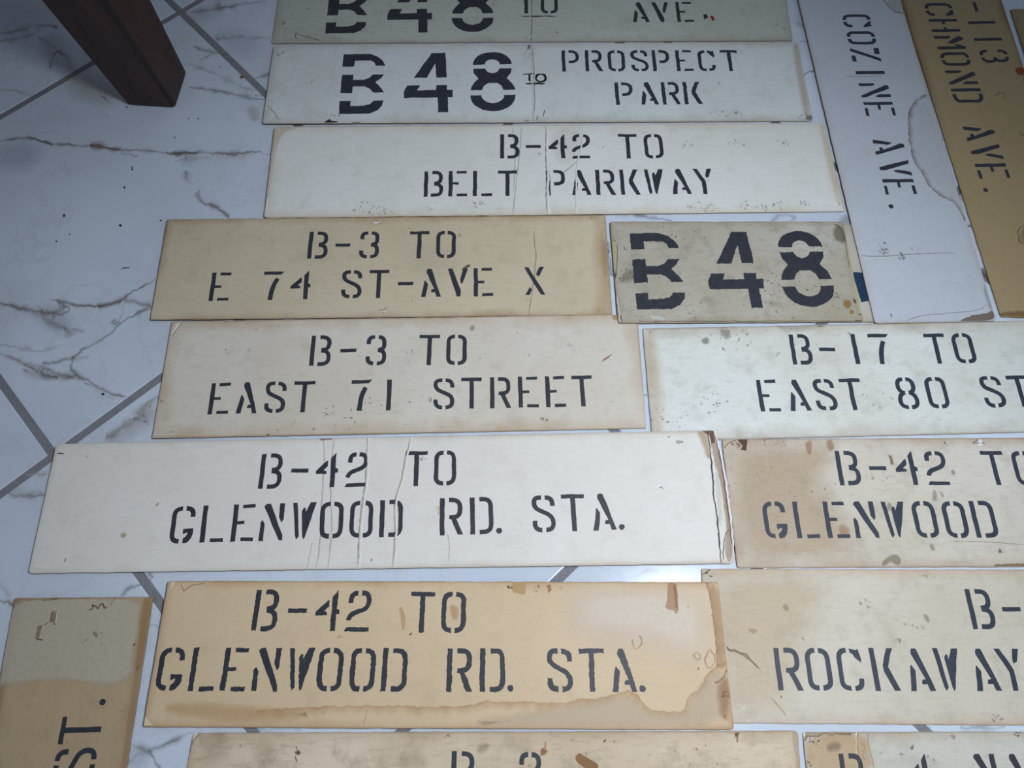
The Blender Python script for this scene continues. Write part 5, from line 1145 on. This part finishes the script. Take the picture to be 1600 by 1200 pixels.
KIND = lambda ch: {'-': 'hyphen', '.': 'full_stop'}.get(ch, 'digit' if ch.isdigit() else 'letter')
def lettering(line, parent, zf, seed, mat):
    """each painted character is a part of its sign"""
    sl = line['slope']; c, s = math.cos(math.atan(sl)), math.sin(math.atan(sl)); h = line['h']; big = line.get('font') == 'big'
    rough = line.get('rough', .15)
    for i, (ch, x) in enumerate(zip(line['s'], line['xs'])):
        y = line['y0'] + sl * (x - line['x0']); buf = Buf()
        for pk, poly in enumerate(glyph_polys(ch, h, big)):
            if area2(poly) < 0: poly = poly[::-1]
            q = resample(poly, .0022, True); dz = .00022 + .00002 * pk
            q = [(x + u * c - v * s, y + u * s + v * c) for u, v in q]
            q = [jit(jit(p, 330, .0011 * rough, seed + i * 3.7), 60, .0007, seed + i) for p in q]
            n = len(q)
            tri = tessellate_polygon([[Vector((p[0], p[1], 0)) for p in q]])
            vs = [(p[0], p[1], zf(p) + dz) for p in q] + [(p[0], p[1], zf(p) + .00002) for p in q]
            buf.add(vs, [tuple(t) for t in tri] + [(k, n + k, n + (k + 1) % n, (k + 1) % n) for k in range(n)])
        o = buf.build(KIND(ch), mat, parent)
        bm = bmesh.new(); bm.from_mesh(o.data); bmesh.ops.recalc_face_normals(bm, faces=bm.faces)
        for f in bm.faces:
            if f.normal.z < -.5: f.normal_flip()
        bm.to_mesh(o.data); bm.free()
        o['label'] = 'charcoal %s %s %s' % ('large stencilled' if big else 'stencilled', KIND(ch).replace('_', ' '), ch if ch.isalnum() else '')

# ------------------------------------------------------------------ the cardboard signs
THICK = .0025
def round_poly(c, r, n=5):
    out = []
    for i in range(len(c)):
        p, a, b = Vector(c[i]), Vector(c[i - 1]), Vector(c[(i + 1) % len(c)])
        s, e = p + (a - p).normalized() * r, p + (b - p).normalized() * r
        for k in range(n):
            t = k / (n - 1); out.append(tuple((1 - t) ** 2 * s + 2 * t * (1 - t) * p + t * t * e))
    return out

def make_card(d, idx):
    key = d['key']; c = d['corners']
    hx = sum(abs(p[0]) for p in c) / 4; hy = sum(abs(p[1]) for p in c) / 4
    base, edge, ew, es, mot, seed = d['mat']
    mat = card_material(key.lower(), base, edge, ew, es, mot, seed, hx, hy)
    tilt = d.get('tilt', 0.0)
    zt = lambda p: THICK + tilt * (p[0] + hx) / (2 * hx)
    poly = round_poly(d.get('outline', c), d.get('r', .004))
    if area2(poly) < 0: poly = poly[::-1]
    poly = resample(poly, .006, True)
    poly = [jit(p, 70, .0006, seed + 50) for p in poly]
    n = len(poly); nm = normals(poly, True)
    ins = [(p[0] + q[0] * .0006, p[1] + q[1] * .0006) for p, q in zip(poly, nm)]
    buf = Buf()
    vs = [(p[0], p[1], zt(p)) for p in ins] + [(p[0], p[1], zt(p) - .0005) for p in poly] + [(p[0], p[1], zt(p) - THICK) for p in poly]
    buf.add(vs, [tuple(range(n))], 0)
    buf.f.append(tuple(range(3 * n - 1, 2 * n - 1, -1))); buf.m.append(1)
    for k in range(n):
        k2 = (k + 1) % n
        buf.f.append((k, n + k, n + k2, k2)); buf.m.append(0)
        buf.f.append((n + k, 2 * n + k, 2 * n + k2, n + k2)); buf.m.append(1)
    for i, m in enumerate(d['marks']):
        add_mark(buf, m, lambda q, z=.00003 + .000003 * i: zt(q) + z, 2, seed * 31 + i)
    # stains stop at the card's edges
    TL, TR, BR_, BL = c[:4]; e_ = .0006; lerp = lambda a, b, t: a + (b - a) * t
    for i in range(3 * n, len(buf.v)):
        x, y, z = buf.v[i]
        t = (x - TL[0]) / (TR[0] - TL[0]); y = min(y, lerp(TL[1], TR[1], t) - e_)
        t = (x - BL[0]) / (BR_[0] - BL[0]); y = max(y, lerp(BL[1], BR_[1], t) + e_)
        t = (y - BL[1]) / (TL[1] - BL[1]); x = max(x, lerp(BL[0], TL[0], t) + e_)
        if 'outline' not in d:
            t = (y - BR_[1]) / (TR[1] - BR_[1]); x = min(x, lerp(BR_[0], TR[0], t) - e_)
        buf.v[i] = (x, y, z)
    o = buf.build('cardboard_sign', [mat, CARD_SIDE, CARD_STAIN_SHADING], cols=True)
    bm = bmesh.new(); bm.from_mesh(o.data)
    for f in bm.faces:
        if f.material_index == 2 and f.normal.z < 0: f.normal_flip()
    bm.to_mesh(o.data); bm.free()
    o.location = d['loc']; o.rotation_euler = (0, 0, d['ang'])
    tag(o, d['label'], 'sign', 'old stencilled cardboard bus signs laid out on the floor')
    for i, L in enumerate(d['text']):
        lettering(L, o, zt, seed * 17 + i * 5, PAINT_BLUE if key in 'GIK' else PAINT)
    return o
for i, d in enumerate(CARDS): make_card(d, i)

# ------------------------------------------------------------------ crumbs and lint on the floor
def crumb(p, mm, col, name, label, seed):
    rnd = random.Random(seed); bm = bmesh.new(); bmesh.ops.create_icosphere(bm, subdivisions=2, radius=mm / 2000)
    k = Vector((1 + .5 * rnd.random(), .8 + .3 * rnd.random(), .7))
    for v in bm.verts:
        f = 1 + .5 * mnoise.noise(v.co * 1600 / mm * 1.5 + Vector((seed, 0, 0)))
        v.co = Vector((v.co.x * k.x * f, v.co.y * k.y * f, v.co.z * k.z * f))
    zmin = min(v.co.z for v in bm.verts)
    for v in bm.verts: v.co.z -= zmin - .0001
    me = bpy.data.meshes.new(name); bm.to_mesh(me); bm.free()
    me.materials.append(flat_material('crumb_%d_%d_%d' % col, col, .8, .2, 900, .3)) if ('crumb_%d_%d_%d' % col) not in bpy.data.materials else me.materials.append(bpy.data.materials['crumb_%d_%d_%d' % col])
    o = bpy.data.objects.new(name, me); COL.objects.link(o); o.location = (p[0], p[1], 0); o.rotation_euler = (0, 0, rnd.random() * 3)
    tag(o, label, 'crumb', 'crumbs scattered on the marble')
for i, c in enumerate(CRUMBS): crumb(c[0], c[1], c[2], c[3], c[4], 11 + i)
LINT = ((-0.6053, 0.6104), (-0.5931, 0.6139))
la, lb = Vector(LINT[0] + (.0006,)), Vector(LINT[1] + (.0006,)); lx = (lb - la); ln = Vector((-lx.y, lx.x, 0)).normalized()
lv = []; lf = []
for k in range(9):
    t = k / 8; p = la + lx * t + ln * .0006 * math.sin(t * 5) - la
    for a in range(5):
        r = .0006 * (.5 + math.sin(3.1416 * (.08 + .84 * t))); lv.append(p + ln * r * math.cos(a * 1.2566) + Vector((0, 0, .6 * r * math.sin(a * 1.2566))))
for k in range(8):
    for a in range(5): lf.append((k * 5 + a, k * 5 + (a + 1) % 5, k * 5 + 5 + (a + 1) % 5, k * 5 + 5 + a))
lo = new_obj('lint_strand', lv, lf, flat_material('dark_lint', (34, 32, 34), .8, .2, 900, .3)); lo.location = la
tag(lo, 'short dark strand of lint on bare marble left of the tan sign', 'lint')


# ------------------------------------------------------------------ table leg
def wood_material(name, c1, c2, rough):
    t = NT(name); tc = t.node('ShaderNodeTexCoord')
    mp = t.node('ShaderNodeMapping', {0: tc.outputs['Object'], 3: (55, 55, 4)})
    n = t.node('ShaderNodeTexNoise', {0: mp.outputs[0], 'Scale': 1.0, 'Detail': 6, 'Roughness': .65}).outputs[0]
    c = t.mix(t.ramp(n, .35, .7), lin(c1), lin(c2))
    big = t.math('MULTIPLY', t.ramp(t.noise(tc.outputs['Object'], 14, 4, .6, 3), .45, .75), .6)
    c = t.mix(big, c, lin((44, 34, 32)))
    t.l.new(c, t.b.inputs['Base Color']); t.b.inputs['Roughness'].default_value = rough; t.b.inputs['Specular IOR Level'].default_value = .4
    return t.m
WOOD = wood_material('dark_stained_wood', (50, 27, 22), (68, 40, 32), .45)
WOOD_EDGE = wood_material('worn_black_edge', (26, 22, 22), (38, 30, 29), .6)
def leg():
    bs = [Vector((p[0], p[1], .0003)) for p in LEG['base']]; tp = [Vector((p[0], p[1], LEG['z'])) for p in LEG['top']]
    root = bpy.data.objects.new('table', None); COL.objects.link(root)
    ctr = sum(bs, Vector()) / 4; root.location = (ctr.x, ctr.y, 0)
    tag(root, 'dark brown wooden table whose tapered square leg stands on the marble at upper left', 'table')
    K = 10; e = .0055
    def section(t):
        q = [b.lerp(a, t) - root.location for b, a in zip(bs, tp)]; out = []
        for i in range(4):
            p, a, b = q[i], q[i - 1], q[(i + 1) % 4]
            f = e * (1 + .9 * t)
            foot = 0
            s_, e_ = p + (a - p).normalized() * f, p + (b - p).normalized() * f
            out += [s_, (s_ + e_) / 2 * .35 + p * .65 if False else (s_ + e_ + p * .8) / 2.8, e_]
        return out
    secs = []
    for k in range(K + 1): secs.append(section(k / K))
    # a small chamfer all round the foot
    c0 = sum(secs[0], Vector()) / 12
    foot = [c0 + (v - c0) * .965 for v in secs[0]]
    up = section(.006)
    rings = [foot, up] + secs[1:]
    vs = [v for r in rings for v in r]; fs = []; mi = []
    for k in range(len(rings) - 1):
        for j in range(12):
            fs.append((k * 12 + j, k * 12 + (j + 1) % 12, k * 12 + 12 + (j + 1) % 12, k * 12 + 12 + j)); mi.append(1 if (k == 0 or j % 3 != 2) else 0)
    fs.append(tuple(range(11, -1, -1))); mi.append(1); m = len(rings) - 1
    fs.append(tuple(m * 12 + j for j in range(12))); mi.append(0)
    o = new_obj('leg', vs, fs, [WOOD, WOOD_EDGE], root, mi)
    bm = bmesh.new(); bm.from_mesh(o.data); bmesh.ops.recalc_face_normals(bm, faces=bm.faces); bm.to_mesh(o.data); bm.free()
    # tabletop above, outside the frame, spreading away from the signs
    t0 = Vector((tp[1].x, tp[1].y, 0)) - root.location; ax = (tp[0] - tp[1]).normalized(); ay = (tp[2] - tp[1]).normalized()
    o0 = t0 - ax * .05 - ay * .05; zb, ze = LEG['z'], LEG['z'] + .04
    P = [o0, o0 + ax * 1.0, o0 + ax * 1.0 + ay * .75, o0 + ay * .75]
    P = round_poly([(p.x, p.y) for p in P], .02); n = len(P)
    tv = [(p[0], p[1], zb) for p in P] + [(p[0], p[1], ze) for p in P]
    to = new_obj('tabletop', tv, [tuple(range(n)), tuple(range(2 * n - 1, n - 1, -1))] + [(k, (k + 1) % n, n + (k + 1) % n, n + k) for k in range(n)], WOOD, root)
    bm = bmesh.new(); bm.from_mesh(to.data); bmesh.ops.recalc_face_normals(bm, faces=bm.faces); bm.to_mesh(to.data); bm.free()
leg()
